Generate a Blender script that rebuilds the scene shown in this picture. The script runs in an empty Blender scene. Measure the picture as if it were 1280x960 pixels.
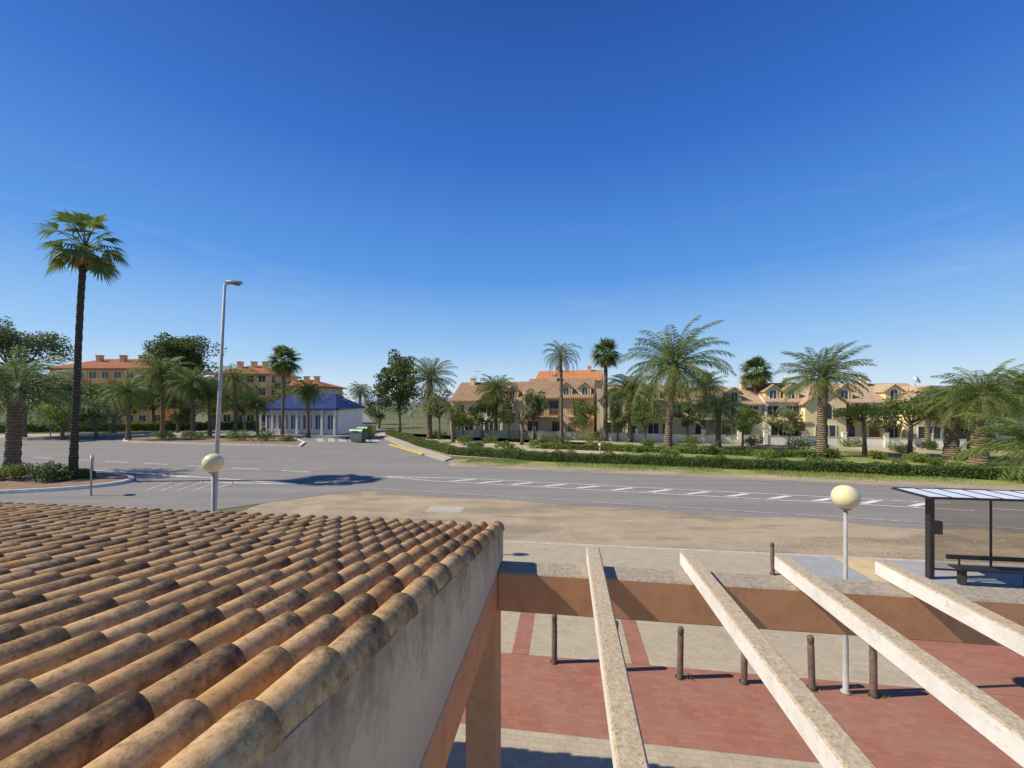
import bpy, math, random
from mathutils import Vector, Matrix
random.seed(11)
S = bpy.context.scene; C = S.collection
F, HY, H = 500.0, 503.0, 4.9
GZ = -0.13
R = math.radians
rnd = random.random
def uni(a, b): return a + (b - a) * random.random()
def at(px, py, z=GZ):
    Y = F * (H - z) / (py - HY); return Vector(((px - 640) / F * Y, Y, z))
def atY(px, Y, z=GZ): return Vector(((px - 640) / F * Y, Y, z))
def zz(py, Y): return H - (py - HY) / F * Y
def strf(px): return math.sqrt(1 + ((px-640)/F)**2)
BA = -R(7.7); RB = Matrix.Rotation(BA, 3, 'Z')
def B(v, u, z=0.0): return RB @ Vector((v, u, z))
RA = -R(14.8); RR = Matrix.Rotation(RA, 3, 'Z')
def rp(t, s, z=GZ): return RR @ Vector((t, s, z))

# ------------------------------------------------------------------ mesh builder
class MB:
    def __init__(s): s.v = []; s.f = []; s.mi = []; s.sm = []; s.at = []
    def add(s, vs, fs, mi=0, smooth=False, att=None):
        o = len(s.v); s.v += [tuple(p) for p in vs]
        s.at += (att if att else [0.0] * len(vs))
        for f in fs:
            s.f.append([i + o for i in f]); s.mi.append(mi); s.sm.append(smooth)
    def box(s, x0, x1, y0, y1, z0, z1, mi=0):
        s.add([(x0,y0,z0),(x1,y0,z0),(x1,y1,z0),(x0,y1,z0),(x0,y0,z1),(x1,y0,z1),(x1,y1,z1),(x0,y1,z1)],
              [(0,3,2,1),(4,5,6,7),(0,1,5,4),(1,2,6,5),(2,3,7,6),(3,0,4,7)], mi)
    def bbox(s, x0, x1, y0, y1, z0, z1, b=0.012, mi=0):   # box with chamfered edges along all sides
        def ring(z, i): return [(x0+i,y0,z),(x1-i,y0,z),(x1,y0+i,z),(x1,y1-i,z),(x1-i,y1,z),(x0+i,y1,z),(x0,y1-i,z),(x0,y0+i,z)]
        def inner(z): return [(x0+b,y0+b,z),(x1-b,y0+b,z),(x1-b,y0+b,z),(x1-b,y1-b,z),(x1-b,y1-b,z),(x0+b,y1-b,z),(x0+b,y1-b,z),(x0+b,y0+b,z)]
        vs = inner(z0) + ring(z0+b, b) + ring(z1-b, b) + inner(z1)
        fs = []
        for k in range(3):
            for j in range(8): fs.append((k*8+j, k*8+(j+1)%8, k*8+8+(j+1)%8, k*8+8+j))
        fs.append(tuple(range(7,-1,-1))); fs.append(tuple(range(24,32)))
        s.add(vs, fs, mi)
    def tube(s, pts, rad, n=8, cap=True, smooth=True, mi=0):
        pts = [Vector(p) for p in pts]; vs = []; fs = []
        for i, p in enumerate(pts):
            d = (pts[min(i+1,len(pts)-1)] - pts[max(i-1,0)]).normalized()
            a = Vector((1,0,0)) if abs(d.x) < .8 else Vector((0,1,0))
            x = d.cross(a).normalized(); y = d.cross(x)
            r = rad[i] if hasattr(rad, '__len__') else rad
            for j in range(n):
                t = 2*math.pi*j/n; vs.append(p + x*math.cos(t)*r + y*math.sin(t)*r)
        for i in range(len(pts)-1):
            for j in range(n): fs.append((i*n+j, i*n+(j+1)%n, (i+1)*n+(j+1)%n, (i+1)*n+j))
        if cap: fs.append(tuple(range(n-1,-1,-1))); fs.append(tuple(range((len(pts)-1)*n, len(pts)*n)))
        s.add(vs, fs, mi, smooth)
    def lathe(s, prof, c=(0,0,0), n=16, smooth=True, mi=0):
        vs = []; fs = []
        for r, z in prof:
            for j in range(n):
                t = 2*math.pi*j/n; vs.append((c[0]+r*math.cos(t), c[1]+r*math.sin(t), c[2]+z))
        for i in range(len(prof)-1):
            for j in range(n): fs.append((i*n+j, i*n+(j+1)%n, (i+1)*n+(j+1)%n, (i+1)*n+j))
        fs.append(tuple(range(n-1,-1,-1))); fs.append(tuple(range((len(prof)-1)*n, len(prof)*n)))
        s.add(vs, fs, mi, smooth)
    def mesh(s, name, mats, off=None):
        me = bpy.data.meshes.new(name)
        vs = s.v if off is None else [(p[0]-off[0], p[1]-off[1], p[2]-off[2]) for p in s.v]
        me.from_pydata(vs, [], s.f)
        if not isinstance(mats, (list, tuple)): mats = [mats]
        for m in mats: me.materials.append(m)
        me.polygons.foreach_set('material_index', s.mi)
        me.polygons.foreach_set('use_smooth', s.sm)
        if any(s.at):
            a = me.attributes.new('along', 'FLOAT', 'POINT'); a.data.foreach_set('value', s.at)
        me.update(); return me
    def build(s, name, mats, parent=None, off=None, loc=(0,0,0)):
        return link(name, s.mesh(name, mats, off), parent, loc)
def link(name, me, parent=None, loc=(0,0,0)):
    o = bpy.data.objects.new(name, me); C.objects.link(o); o.parent = parent; o.location = loc; return o
def tag(o, label, cat, group=None):
    o['label'] = label; o['category'] = cat
    if group: o['group'] = group
    return o
def thing(name, label, cat, loc=(0,0,0), rz=0, group=None):
    o = bpy.data.objects.new(name, None); C.objects.link(o); o.location = loc; o.rotation_euler = (0,0,rz)
    o.empty_display_size = .2
    return tag(o, label, cat, group)
def copy_tree(o, parent=None):
    c = o.copy(); C.objects.link(c)
    if parent: c.parent = parent
    for ch in list(o.children): copy_tree(ch, c)
    return c

# ------------------------------------------------------------------ materials
def new(name):
    m = bpy.data.materials.new(name); m.use_nodes = True; nt = m.node_tree
    return m, nt, nt.nodes['Principled BSDF']
def nd(nt, t, **k):
    n = nt.nodes.new('ShaderNode' + t)
    for a, b in k.items():
        if a.startswith('_'): setattr(n, a[1:], b)
        else: n.inputs[a].default_value = b
    return n
def tex(nt): return nd(nt, 'TexCoord').outputs['Object']
def mapping(nt, vec, sc=(1,1,1), rot=(0,0,0)):
    m = nd(nt, 'Mapping'); m.inputs['Scale'].default_value = sc; m.inputs['Rotation'].default_value = rot
    nt.links.new(vec, m.inputs['Vector']); return m.outputs[0]
def noise(nt, vec, scale, detail=5, rough=.55):
    n = nd(nt, 'TexNoise', Scale=scale, Detail=detail, Roughness=rough); nt.links.new(vec, n.inputs['Vector']); return n.outputs['Fac']
def ramp(nt, fac, a, b):
    m = nd(nt, 'MapRange'); m.inputs['From Min'].default_value = a; m.inputs['From Max'].default_value = b
    nt.links.new(fac, m.inputs['Value']); return m.outputs['Result']
def col(c): return (c[0], c[1], c[2], 1.0)
def mix(nt, fac, a, b, mode='MIX'):
    m = nd(nt, 'Mix', _data_type='RGBA', _blend_type=mode)
    for s, v in ((0, fac), (6, a), (7, b)):
        if isinstance(v, (int, float)): m.inputs[s].default_value = v
        elif isinstance(v, tuple): m.inputs[s].default_value = col(v)
        else: nt.links.new(v, m.inputs[s])
    return m.outputs[2]
def math_(nt, op, a, b=0.0):
    m = nd(nt, 'Math', _operation=op)
    for i, v in enumerate((a, b)):
        if isinstance(v, (int, float)): m.inputs[i].default_value = v
        else: nt.links.new(v, m.inputs[i])
    return m.outputs[0]
def bump(nt, bs, h, st=.3, d=.02):
    b = nd(nt, 'Bump', Strength=st, Distance=d); nt.links.new(h, b.inputs['Height']); nt.links.new(b.outputs[0], bs.inputs['Normal'])
def setc(nt, bs, c, rough=.85):
    nt.links.new(c, bs.inputs['Base Color']); bs.inputs['Roughness'].default_value = rough
    if rough > .8: bs.inputs['Specular IOR Level'].default_value = .12
def basic(name, c1, c2, scale=3, rough=.85, b=.2, lo=.35, hi=.65, metal=0, d=.02):
    m, nt, bs = new(name); v = tex(nt); n = noise(nt, v, scale, 6)
    f = ramp(nt, n, lo, hi); setc(nt, bs, mix(nt, f, c1, c2), rough)
    if b: bump(nt, bs, noise(nt, v, scale*6, 4), b, d)
    bs.inputs['Metallic'].default_value = metal
    return m
def island(nt): return nd(nt, 'NewGeometry').outputs['Random Per Island']
def leafmat(name, c1, c2, trans=.4, rough=.6):
    m, nt, bs = new(name); r = island(nt); v = tex(nt)
    f = math_(nt, 'ADD', math_(nt, 'MULTIPLY', r, .6), math_(nt, 'MULTIPLY', ramp(nt, noise(nt, v, 1.3, 3), .3, .7), .4))
    c = mix(nt, f, c1, c2); setc(nt, bs, c, rough); bs.inputs['Specular IOR Level'].default_value = .25
    tr = nd(nt, 'BsdfTranslucent'); nt.links.new(c, tr.inputs['Color'])
    ms = nd(nt, 'MixShader'); ms.inputs[0].default_value = trans
    nt.links.new(bs.outputs[0], ms.inputs[1]); nt.links.new(tr.outputs[0], ms.inputs[2])
    nt.links.new(ms.outputs[0], nt.nodes['Material Output'].inputs['Surface'])
    return m
def normal_z(nt):
    g = nd(nt, 'NewGeometry'); sx = nd(nt, 'SeparateXYZ'); nt.links.new(g.outputs['True Normal'], sx.inputs[0]); return sx.outputs[2]

def m_tile(name, pale, tan, dark, amount):
    m, nt, bs = new(name); v = tex(nt); r = island(nt)
    at_ = nd(nt, 'Attribute'); at_.attribute_name = 'along'; al = at_.outputs['Fac']
    w = nd(nt, 'TexWhiteNoise', _noise_dimensions='1D'); nt.links.new(r, w.inputs['W'])
    base = mix(nt, r, tan, pale)
    base = mix(nt, ramp(nt, noise(nt, v, 26, 6), .42, .75), base, tuple(x*.7 for x in tan))
    # weathering grows to the lower, exposed end and differs a little from tile to tile
    g = math_(nt, 'ADD', math_(nt, 'MULTIPLY', w.outputs['Value'], .34), math_(nt, 'MULTIPLY', al, .50))
    g = math_(nt, 'ADD', g, math_(nt, 'MULTIPLY', math_(nt, 'SUBTRACT', noise(nt, v, 15, 9, .74), .5), 1.25))
    f = ramp(nt, g, amount, amount + .42)
    c = mix(nt, math_(nt, 'MULTIPLY', f, .90), base, dark)
    sp = ramp(nt, noise(nt, v, 80, 4, .6), .62, .70)
    c = mix(nt, math_(nt, 'MULTIPLY', sp, .25), c, (.36, .27, .15))
    sp2 = ramp(nt, noise(nt, v, 52, 6, .75), .56, .67)
    c = mix(nt, math_(nt, 'MULTIPLY', sp2, .5), c, (.055, .042, .03))
    setc(nt, bs, c, .9); bump(nt, bs, noise(nt, v, 90, 6, .65), .45, .006)
    return m
TILE = m_tile('weathered_roof_tile', (.66,.43,.21), (.57,.325,.125), (.075,.054,.038), .40)
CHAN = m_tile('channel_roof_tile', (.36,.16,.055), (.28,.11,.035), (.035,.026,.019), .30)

def m_stucco(name, c1, c2, dirt):
    m, nt, bs = new(name); v = tex(nt)
    n1 = noise(nt, mapping(nt, v, (1, 3, .8)), 1.8, 8, .66); n2 = noise(nt, v, 14, 7, .7)
    c = mix(nt, ramp(nt, n2, .3, .75), c1, c2)
    # grime gathers below the tiles
    sx = nd(nt, 'SeparateXYZ'); nt.links.new(v, sx.inputs[0])
    top = math_(nt, 'ADD', math_(nt, 'MULTIPLY', sx.outputs[1], .168), sx.outputs[2])
    g = ramp(nt, top, 3.35, 3.72)
    q = math_(nt, 'ADD', math_(nt, 'ADD', math_(nt, 'MULTIPLY', n1, .65), math_(nt, 'MULTIPLY', n2, .35)), math_(nt, 'MULTIPLY', g, .24))
    f = ramp(nt, q, .54, .90)
    c = mix(nt, math_(nt, 'MULTIPLY', f, .8), c, dirt)
    setc(nt, bs, c, .95); bump(nt, bs, noise(nt, v, 120, 5, .7), .5, .006)
    return m
GABLE = m_stucco('stained_white_stucco', (.66,.51,.345), (.57,.435,.29), (.13,.095,.062))
def m_top(name, side1, side2, top1, top2, topdark, sc=30, grime=.7):
    m, nt, bs = new(name); v = tex(nt)
    s = mix(nt, ramp(nt, noise(nt, v, 5, 7, .65), .45, .72), side1, side2)
    s = mix(nt, math_(nt, 'MULTIPLY', ramp(nt, noise(nt, v, 24, 6, .7), .58, .72), grime), s, topdark)
    t = mix(nt, ramp(nt, noise(nt, v, sc, 7, .7), .38, .62), top1, top2)
    t = mix(nt, ramp(nt, noise(nt, v, sc*1.9, 5, .65), .56, .68), t, topdark)
    g = math_(nt, 'ADD', normal_z(nt), math_(nt, 'MULTIPLY', math_(nt, 'SUBTRACT', noise(nt, v, 14, 5), .5), .8))
    setc(nt, bs, mix(nt, ramp(nt, g, .35, .6), s, t), .95)
    bump(nt, bs, noise(nt, v, 70, 6, .7), .5, .006)
    return m
ORANGE = m_top('orange_stucco', (.66,.335,.165), (.55,.27,.13), (.45,.375,.275), (.30,.245,.18), (.16,.12,.085), 18, .25)
RAFT = m_top('lichened_white_concrete', (.80,.76,.67), (.67,.61,.51), (.43,.32,.185), (.58,.485,.34), (.20,.135,.075), 34, .4)

def m_paver(name, c1, c2, mortar, rot, w=.2, h=.1):
    m, nt, bs = new(name); v = mapping(nt, tex(nt), (1,1,1), (0,0,rot))
    b = nd(nt, 'TexBrick', Scale=1.0); nt.links.new(v, b.inputs['Vector'])
    b.inputs['Brick Width'].default_value = w; b.inputs['Row Height'].default_value = h
    b.inputs['Mortar Size'].default_value = .004; b.inputs['Mortar Smooth'].default_value = .4; b.inputs['Bias'].default_value = 0
    b.inputs['Color1'].default_value = col(c1); b.inputs['Color2'].default_value = col(c2); b.inputs['Mortar'].default_value = col(mortar)
    vv = tex(nt)
    c = mix(nt, math_(nt, 'MULTIPLY', ramp(nt, noise(nt, vv, .9, 7, .65), .4, .75), .45), b.outputs['Color'], mix(nt, .5, mortar, (.46,.36,.24)))
    c = mix(nt, math_(nt, 'MULTIPLY', ramp(nt, noise(nt, vv, 14, 5, .7), .55, .75), .35), c, (.15,.11,.08))
    c = mix(nt, math_(nt, 'MULTIPLY', ramp(nt, noise(nt, vv, 2.3, 6, .7), .56, .75), .4), c, (.21,.15,.105))
    setc(nt, bs, c, .9); bump(nt, bs, math_(nt, 'SUBTRACT', noise(nt, vv, 60, 4), math_(nt, 'MULTIPLY', b.outputs['Fac'], 1.6)), .3, .004)
    return m
PTAN = m_paver('tan_pavers', (.51,.425,.29), (.44,.365,.25), (.33,.27,.185), -BA, .18, .09)
PRED = m_paver('red_pavers', (.40,.165,.105), (.325,.13,.085), (.26,.125,.085), -BA, .18, .09)
PGREY = m_paver('grey_slabs', (.40,.40,.385), (.35,.355,.345), (.22,.22,.21), -BA, .4, .4)
PYEL = m_paver('yellow_tactile_slabs', (.70,.54,.28), (.62,.47,.24), (.42,.33,.18), -BA, .4, .4)

def m_ground(name, cols, scales, bst=.3, fine=60):
    m, nt, bs = new(name); v = tex(nt); c = cols[0]
    for k, (cc, sc, lo, hi, amt) in enumerate(zip(cols[1:], *scales)):
        f = math_(nt, 'MULTIPLY', ramp(nt, noise(nt, v, sc, 7, .62), lo, hi), amt); c = mix(nt, f, c, cc)
    setc(nt, bs, c, .95); bump(nt, bs, noise(nt, v, fine, 5, .65), bst, .02); return m
def m_asph():
    m, nt, bs = new('worn_asphalt'); v = tex(nt); c = (.250,.230,.200)
    al = mapping(nt, v, (.05,1.1,1), (0,0,-RA))       # wear runs along the road
    for cc, vec, sc, lo, hi, amt in (((.31,.285,.245), al, .8, .42, .62, .6), ((.19,.176,.156), al, 1.7, .52, .72, .55), ((.35,.305,.235), v, .35, .5, .75, .45), ((.17,.16,.145), v, 1.4, .56, .72, .35), ((.36,.335,.29), v, 14, .58, .8, .3)):
        c = mix(nt, math_(nt, 'MULTIPLY', ramp(nt, noise(nt, vec, sc, 8, .64), lo, hi), amt), c, cc)
    setc(nt, bs, c, .95); bump(nt, bs, noise(nt, v, 70, 5, .65), .3, .015); return m
ASPH = m_asph()
def m_dirt():
    m, nt, bs = new('dusty_lot'); v = tex(nt); c = (.45,.345,.22)
    st = mapping(nt, v, (.3,1.5,1), (0,0,R(10)))
    for cc, vec, sc, lo, hi, amt in (((.27,.215,.15), st, .35, .44, .62, .8), ((.56,.44,.29), v, .55, .48, .7, .7), ((.20,.16,.115), st, 1.1, .54, .70, .65), ((.58,.47,.33), v, 12, .55, .8, .4), ((.19,.15,.105), v, 30, .6, .75, .45)):
        c = mix(nt, math_(nt, 'MULTIPLY', ramp(nt, noise(nt, vec, sc, 8, .64), lo, hi), amt), c, cc)
    setc(nt, bs, c, .95); bump(nt, bs, noise(nt, v, 22, 7, .7), .7, .03); return m
DIRT = m_dirt()
SAND = m_ground('park_sand', [(.52,.42,.275),(.26,.28,.10),(.60,.50,.34),(.30,.27,.13)], [(.16,.5,2.2),(.46,.5,.5),(.60,.7,.75),(.75,.6,.5)])
GRASSG = m_ground('dry_grass_soil', [(.27,.31,.085),(.46,.38,.22),(.17,.23,.055),(.35,.33,.14)], [(.5,1.6,5),(.47,.5,.55),(.64,.7,.75),(.8,.6,.5)])
LAND = m_ground('scrub_land', [(.17,.165,.08),(.10,.115,.045),(.28,.24,.15)], [(.02,.2),(.4,.55),(.6,.75),(.8,.5)])
SOIL = m_ground('planting_soil', [(.32,.22,.135),(.20,.14,.085),(.42,.31,.20)], [(1.5,6),(.4,.5),(.6,.7),(.8,.5)])
KERB = basic('kerb_concrete', (.58,.53,.44), (.43,.385,.315), 2.5)
WHITEK = basic('white_kerb_paint', (.80,.76,.68), (.60,.54,.45), 2.5)
def m_paint(name, c, w, lo=.46):
    m, nt, bs = new(name); v = tex(nt)
    f = ramp(nt, noise(nt, v, 5, 8, .7), lo, lo+.18)
    setc(nt, bs, mix(nt, math_(nt, 'MULTIPLY', f, .75), c, w), .85); return m
PAINT = m_paint('worn_road_paint', (.78,.75,.69), (.30,.275,.235), .47)
FAINT = m_paint('faded_road_paint', (.60,.56,.49), (.27,.245,.21), .42)
YELK = m_paint('yellow_kerb_paint', (.74,.52,.06), (.5,.44,.3), .5)
PATHC = m_ground('pale_pavement', [(.50,.44,.34),(.40,.35,.26),(.58,.51,.41)], [(.4,3),(.4,.5),(.6,.7),(.7,.4)])
WOOD = basic('dark_bollard_wood', (.095,.06,.038), (.18,.12,.075), 12, .75, .4, d=.006)
STEEL = basic('galvanised_steel', (.42,.42,.41), (.33,.33,.32), 8, .45, .05, metal=.6)
POLE = basic('grey_lamp_post_paint', (.46,.44,.39), (.36,.34,.3), 6, .6, .05)
DARKM = basic('dark_bronze_metal', (.022,.019,.017), (.035,.03,.027), 6, .45, .05)
LAMPH = basic('grey_lamp_housing', (.30,.31,.31), (.23,.24,.24), 6, .5, .05)
def m_globe():
    m, nt, bs = new('cream_globe_plastic'); v = tex(nt)
    setc(nt, bs, mix(nt, ramp(nt, noise(nt, v, 4, 5), .4, .8), (.84,.74,.40), (.74,.64,.33)), .3)
    bs.inputs['Subsurface Weight'].default_value = .25; bs.inputs['Subsurface Radius'].default_value = (.1,.09,.05); return m
GLOBE = m_globe()
def m_glass(name, c, a=.15):
    m, nt, bs = new(name); bs.inputs['Base Color'].default_value = col(c); bs.inputs['Roughness'].default_value = .05
    tr = nd(nt, 'BsdfTransparent'); tr.inputs['Color'].default_value = (.90,.88,.84,1); ms = nd(nt, 'MixShader'); ms.inputs[0].default_value = a
    nt.links.new(tr.outputs[0], ms.inputs[1]); nt.links.new(bs.outputs[0], ms.inputs[2])
    nt.links.new(ms.outputs[0], nt.nodes['Material Output'].inputs['Surface']); return m
GLASS = m_glass('shelter_glass', (.16,.155,.14), .09)
PANE = basic('dark_window_glass', (.04,.045,.05), (.08,.09,.1), 1.5, .12, 0)
PANEB = basic('blue_window_glass', (.08,.13,.22), (.13,.19,.30), 1.5, .15, 0)
FRAMEW = basic('white_frame_paint', (.84,.82,.76), (.74,.71,.66), 4, .5, 0)
FRAMEB = basic('brown_shutter_wood', (.24,.13,.06), (.32,.19,.09), 6, .6, 0)
PANELW = basic('white_shelter_roof_panel', (.80,.81,.82), (.70,.71,.71), 3, .4, 0)
SIGNR = basic('red_sign_paint', (.50,.03,.025), (.42,.03,.02), 4, .4, 0)
def m_wall(name, c1, c2): return basic(name, c1, c2, .6, .95, .25, .35, .7)
CREAM = m_wall('cream_render', (.95,.82,.53), (.89,.74,.46)); YELLOW = m_wall('yellow_render', (.95,.74,.32), (.89,.66,.27))
WHITE = m_wall('white_render', (.94,.88,.74), (.87,.80,.66)); OCHRE = m_wall('ochre_render', (.90,.62,.26), (.81,.53,.21))
PALEY = m_wall('pale_yellow_render', (.95,.79,.43), (.90,.71,.37))
BRICKW = m_wall('brick_tan_render', (.86,.60,.36), (.77,.51,.29)); ORW = m_wall('dull_orange_render', (.82,.46,.18), (.73,.39,.15))
STONEW = m_wall('beige_stone_wall', (.78,.66,.46), (.66,.55,.38)); LOWW = m_wall('plain_white_render', (.86,.85,.82), (.78,.77,.74))
def m_roof(name, c1, c2, dark):
    m, nt, bs = new(name); v = tex(nt)
    wv = nd(nt, 'TexWave', _wave_type='BANDS', _bands_direction='X', Scale=1.25, Distortion=.4); nt.links.new(v, wv.inputs['Vector'])
    c = mix(nt, ramp(nt, noise(nt, v, 1.1, 7, .65), .38, .65), c1, c2)
    c = mix(nt, math_(nt, 'MULTIPLY', ramp(nt, noise(nt, v, 5, 6, .7), .48, .66), .5), c, dark)
    c = mix(nt, math_(nt, 'MULTIPLY', math_(nt, 'SUBTRACT', 1.0, wv.outputs['Fac']), .4), c, dark)
    setc(nt, bs, c, .95); bump(nt, bs, wv.outputs['Fac'], .8, .08); return m
ROOFB = m_roof('brown_house_tiles', (.50,.33,.19), (.40,.25,.14), (.19,.13,.085))
ROOFP = m_roof('pale_tan_house_tiles', (.66,.48,.30), (.56,.39,.235), (.28,.195,.125))
ROOFR = m_roof('red_house_tiles', (.54,.22,.10), (.45,.17,.08), (.24,.10,.06))
ROOFO = m_roof('bright_orange_house_tiles', (.76,.31,.12), (.66,.26,.10), (.40,.16,.08))
ROOFBLUE = m_roof('blue_glazed_tiles', (.05,.09,.26), (.035,.065,.19), (.025,.04,.11))
PALMG = leafmat('palm_leaf', (.10,.145,.032), (.28,.325,.09), .4, .55)
PALMD = leafmat('palm_leaf_grey_green', (.11,.155,.055), (.28,.33,.135), .4, .55)
PALMT = leafmat('fan_palm_leaf', (.085,.14,.035), (.23,.30,.08), .4, .55)
DEADF = leafmat('dead_palm_leaf', (.34,.20,.09), (.50,.32,.15), .3, .7)
LEAFD = leafmat('dark_evergreen_leaf', (.07,.105,.03), (.175,.225,.068), .42)
LEAFM = leafmat('mid_green_leaf', (.11,.16,.036), (.28,.34,.085), .42)
LEAFY = leafmat('bright_green_leaf', (.17,.23,.045), (.39,.44,.11), .42)
LEAFO = leafmat('olive_grey_leaf', (.16,.20,.075), (.35,.385,.175), .42)
PINEL = leafmat('pine_needles', (.095,.13,.05), (.235,.27,.115), .42)
HEDGEL = leafmat('hedge_leaf', (.085,.13,.03), (.23,.29,.07), .42)
GRASSB = leafmat('grass_blade', (.17,.23,.045), (.40,.42,.13), .3)
BARK = basic('grey_brown_bark', (.28,.21,.145), (.13,.095,.07), 5, .95, .8, d=.05)
def m_ptrunk(name, c1, c2):
    m, nt, bs = new(name); v = tex(nt)
    wv = nd(nt, 'TexWave', _wave_type='BANDS', _bands_direction='Z', Scale=1.6, Distortion=5, Detail=3); nt.links.new(v, wv.inputs['Vector'])
    f = math_(nt, 'MULTIPLY', wv.outputs['Fac'], ramp(nt, noise(nt, v, 7, 5, .7), .3, .65))
    setc(nt, bs, mix(nt, f, c2, c1), .95); bump(nt, bs, wv.outputs['Fac'], 1.0, .08); return m
PTR = m_ptrunk('palm_trunk_brown', (.42,.31,.20), (.17,.12,.08)); PTRG = m_ptrunk('palm_trunk_dark', (.18,.135,.10), (.07,.055,.044))
BING = basic('green_bin_plastic', (.07,.20,.065), (.05,.16,.055), 4, .45, 0); BINY = basic('yellow_bin_plastic', (.66,.5,.06), (.55,.4,.05), 4, .45, 0)
BINGY = basic('grey_bin_plastic', (.16,.18,.17), (.12,.14,.13), 4, .5, 0)
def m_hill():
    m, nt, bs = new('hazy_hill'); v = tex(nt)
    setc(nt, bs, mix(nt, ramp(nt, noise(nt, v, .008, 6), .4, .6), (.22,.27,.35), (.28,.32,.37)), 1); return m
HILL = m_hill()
FARLEAF = leafmat('far_wood_leaf', (.09,.11,.06), (.19,.21,.12))

# ------------------------------------------------------------------ setting
def poly(name, pts, mat):
    m = MB(); m.add(pts, [tuple(range(len(pts)))]); o = m.build(name, mat); o['kind'] = 'structure'
    if o.data.polygons[0].normal.z < 0: o.data.flip_normals()
    return o
def zset(pts, z): return [Vector((p.x, p.y, z)) for p in pts]
def slab(name, pts, z0, z1, mat):
    a = sum((pts[i].x*pts[(i+1)%len(pts)].y - pts[(i+1)%len(pts)].x*pts[i].y) for i in range(len(pts)))
    if a < 0: pts = pts[::-1]
    n = len(pts); m = MB()
    m.add(zset(pts, z0) + zset(pts, z1), [tuple(range(n, 2*n))] + [(i, (i+1)%n, n+(i+1)%n, n+i) for i in range(n)])
    o = m.build(name, mat); o['kind'] = 'structure'; return o
def inset(pts, d):
    c = sum(pts, Vector()) / len(pts); return [p + (c-p).normalized()*d for p in pts]
poly('ground', [Vector((-4000,-60,-.15)), Vector((4000,-60,-.15)), Vector((4000,6000,-.15)), Vector((-4000,6000,-.15))], LAND)
poly('dirt_lot', [rp(-18,20.2,-.140), rp(110,20.2,-.140), B(70,6,-.140), B(-14,6,-.140)], DIRT)
# the near edge of the road is ragged where dust has blown over it
ed = []
for k in range(76):
    t_ = -20+150*k/75; ed.append(rp(t_, 19.8+.28*math.sin(t_*.9)+.2*math.sin(t_*2.3+1)+uni(-.12,.12), -.135))
poly('main_road', [rp(-220,19.8,-.135)]+ed+[rp(130,29.4,-.135), rp(-220,29.4,-.135)], ASPH)
poly('road_junction', [at(-300,551,-.129), at(160,545,-.129), at(395,537,-.129), at(480,539,-.129), at(512,560,-.129), at(562,578,-.129), at(560,600,-.129), at(420,616.5,-.129), at(250,640,-.129), at(-300,640,-.129)], ASPH)
poly('side_street', [at(388,548,-.125), at(482,546,-.125), at(449,509,-.125), at(433,509,-.125)], ASPH)
slab('plaza', [B(-14,-3), B(40,-3), B(40,13.9), B(-14,13.9)], -.16, 0, PTAN)
m = MB()
for k in range(48):
    v = -13 + k*1.0; m.bbox(v+.005, v+.995, 13.905, 14.05, -.16, .004, .01)
o = m.build('kerb', KERB); o.rotation_euler = (0,0,BA); o['kind'] = 'structure'
def bsheet(name, v0, v1, u0, u1, z, mat): return poly(name, [B(v0,u0,z), B(v1,u0,z), B(v1,u1,z), B(v0,u1,z)], mat)
bsheet('red_paving', -14, 40, 5.95, 7.73, .004, PRED)
bsheet('red_paving_strip', -1.05, -.72, 7.735, 11.0, .004, PRED)
bsheet('red_paving_strip', 1.22, 1.55, 7.735, 11.0, .004, PRED)
bsheet('red_paving_strip', 3.55, 3.88, 7.735, 11.0, .004, PRED)
bsheet('red_paving_panel', 6.6, 40, 7.735, 9.3, .004, PRED)
bsheet('red_paving_panel', -14, 40, 1.2, 3.2, .004, PRED)
bsheet('grey_pavement', 6.3, 40, 10.4, 13.88, .004, PGREY)
bsheet('tactile_pavement', 8.35, 9.4, 10.4, 13.86, .008, PYEL)
m = MB()
for k in range(30):
    v = 8.6 + k*.6; m.bbox(v+.004, v+.596, 10.22, 10.39, 0.0, .10, .012)
o = m.build('platform_edge', KERB); o.rotation_euler = (0,0,BA); o['kind'] = 'structure'
# painted markings
def strip(m, t0, t1, s0, s1, z=-.119, sk=0.0):
    m.add([rp(t0,s0,z), rp(t1,s0,z), rp(t1+sk,s1,z), rp(t0+sk,s1,z)], [(0,1,2,3)])
m = MB()
strip(m, -10, 16, 24.75, 24.86); strip(m, -11, 16, 23.35, 23.46)
m.add([rp(-10,24.75,-.119), rp(-10,24.86,-.119), rp(-15.4,24.05,-.119), rp(-15.2,23.9,-.119)], [(0,1,2,3)])
m.add([rp(-11,23.35,-.119), rp(-11,23.46,-.119), rp(-15.2,24.0,-.119), rp(-15.4,23.88,-.119)], [(0,3,2,1)])
for k in range(13): strip(m, -10.5+k*2.0, -10.05+k*2.0, 23.62, 24.6, -.119, 1.2)
for k in range(12): strip(m, 17+k*5.0, 19.5+k*5.0, 24.0, 24.12)
for k in range(16): strip(m, -24-k*4.6, -21.4-k*4.6, 24.1, 24.24)
for a, b in (((250,602),(372,605)), ((150,589),(372,604.5)), ((60,583),(236,596))):
    m.add([at(a[0],a[1],-.119), at(b[0],b[1],-.119), at(b[0],b[1]+.75,-.119), at(a[0],a[1]+.75,-.119)], [(0,1,2,3)])
o = m.build('road_markings', PAINT); o['kind'] = 'structure'
m = MB(); strip(m, -14, 120, 20.5, 20.60); strip(m, -10, 120, 28.9, 29.0)
for k in range(5):
    x = 180 + k*20; m.add([at(x,613,-.119), at(x+34,602,-.119), at(x+36.5,602,-.119), at(x+3.4,613,-.119)], [(0,1,2,3)])
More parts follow.
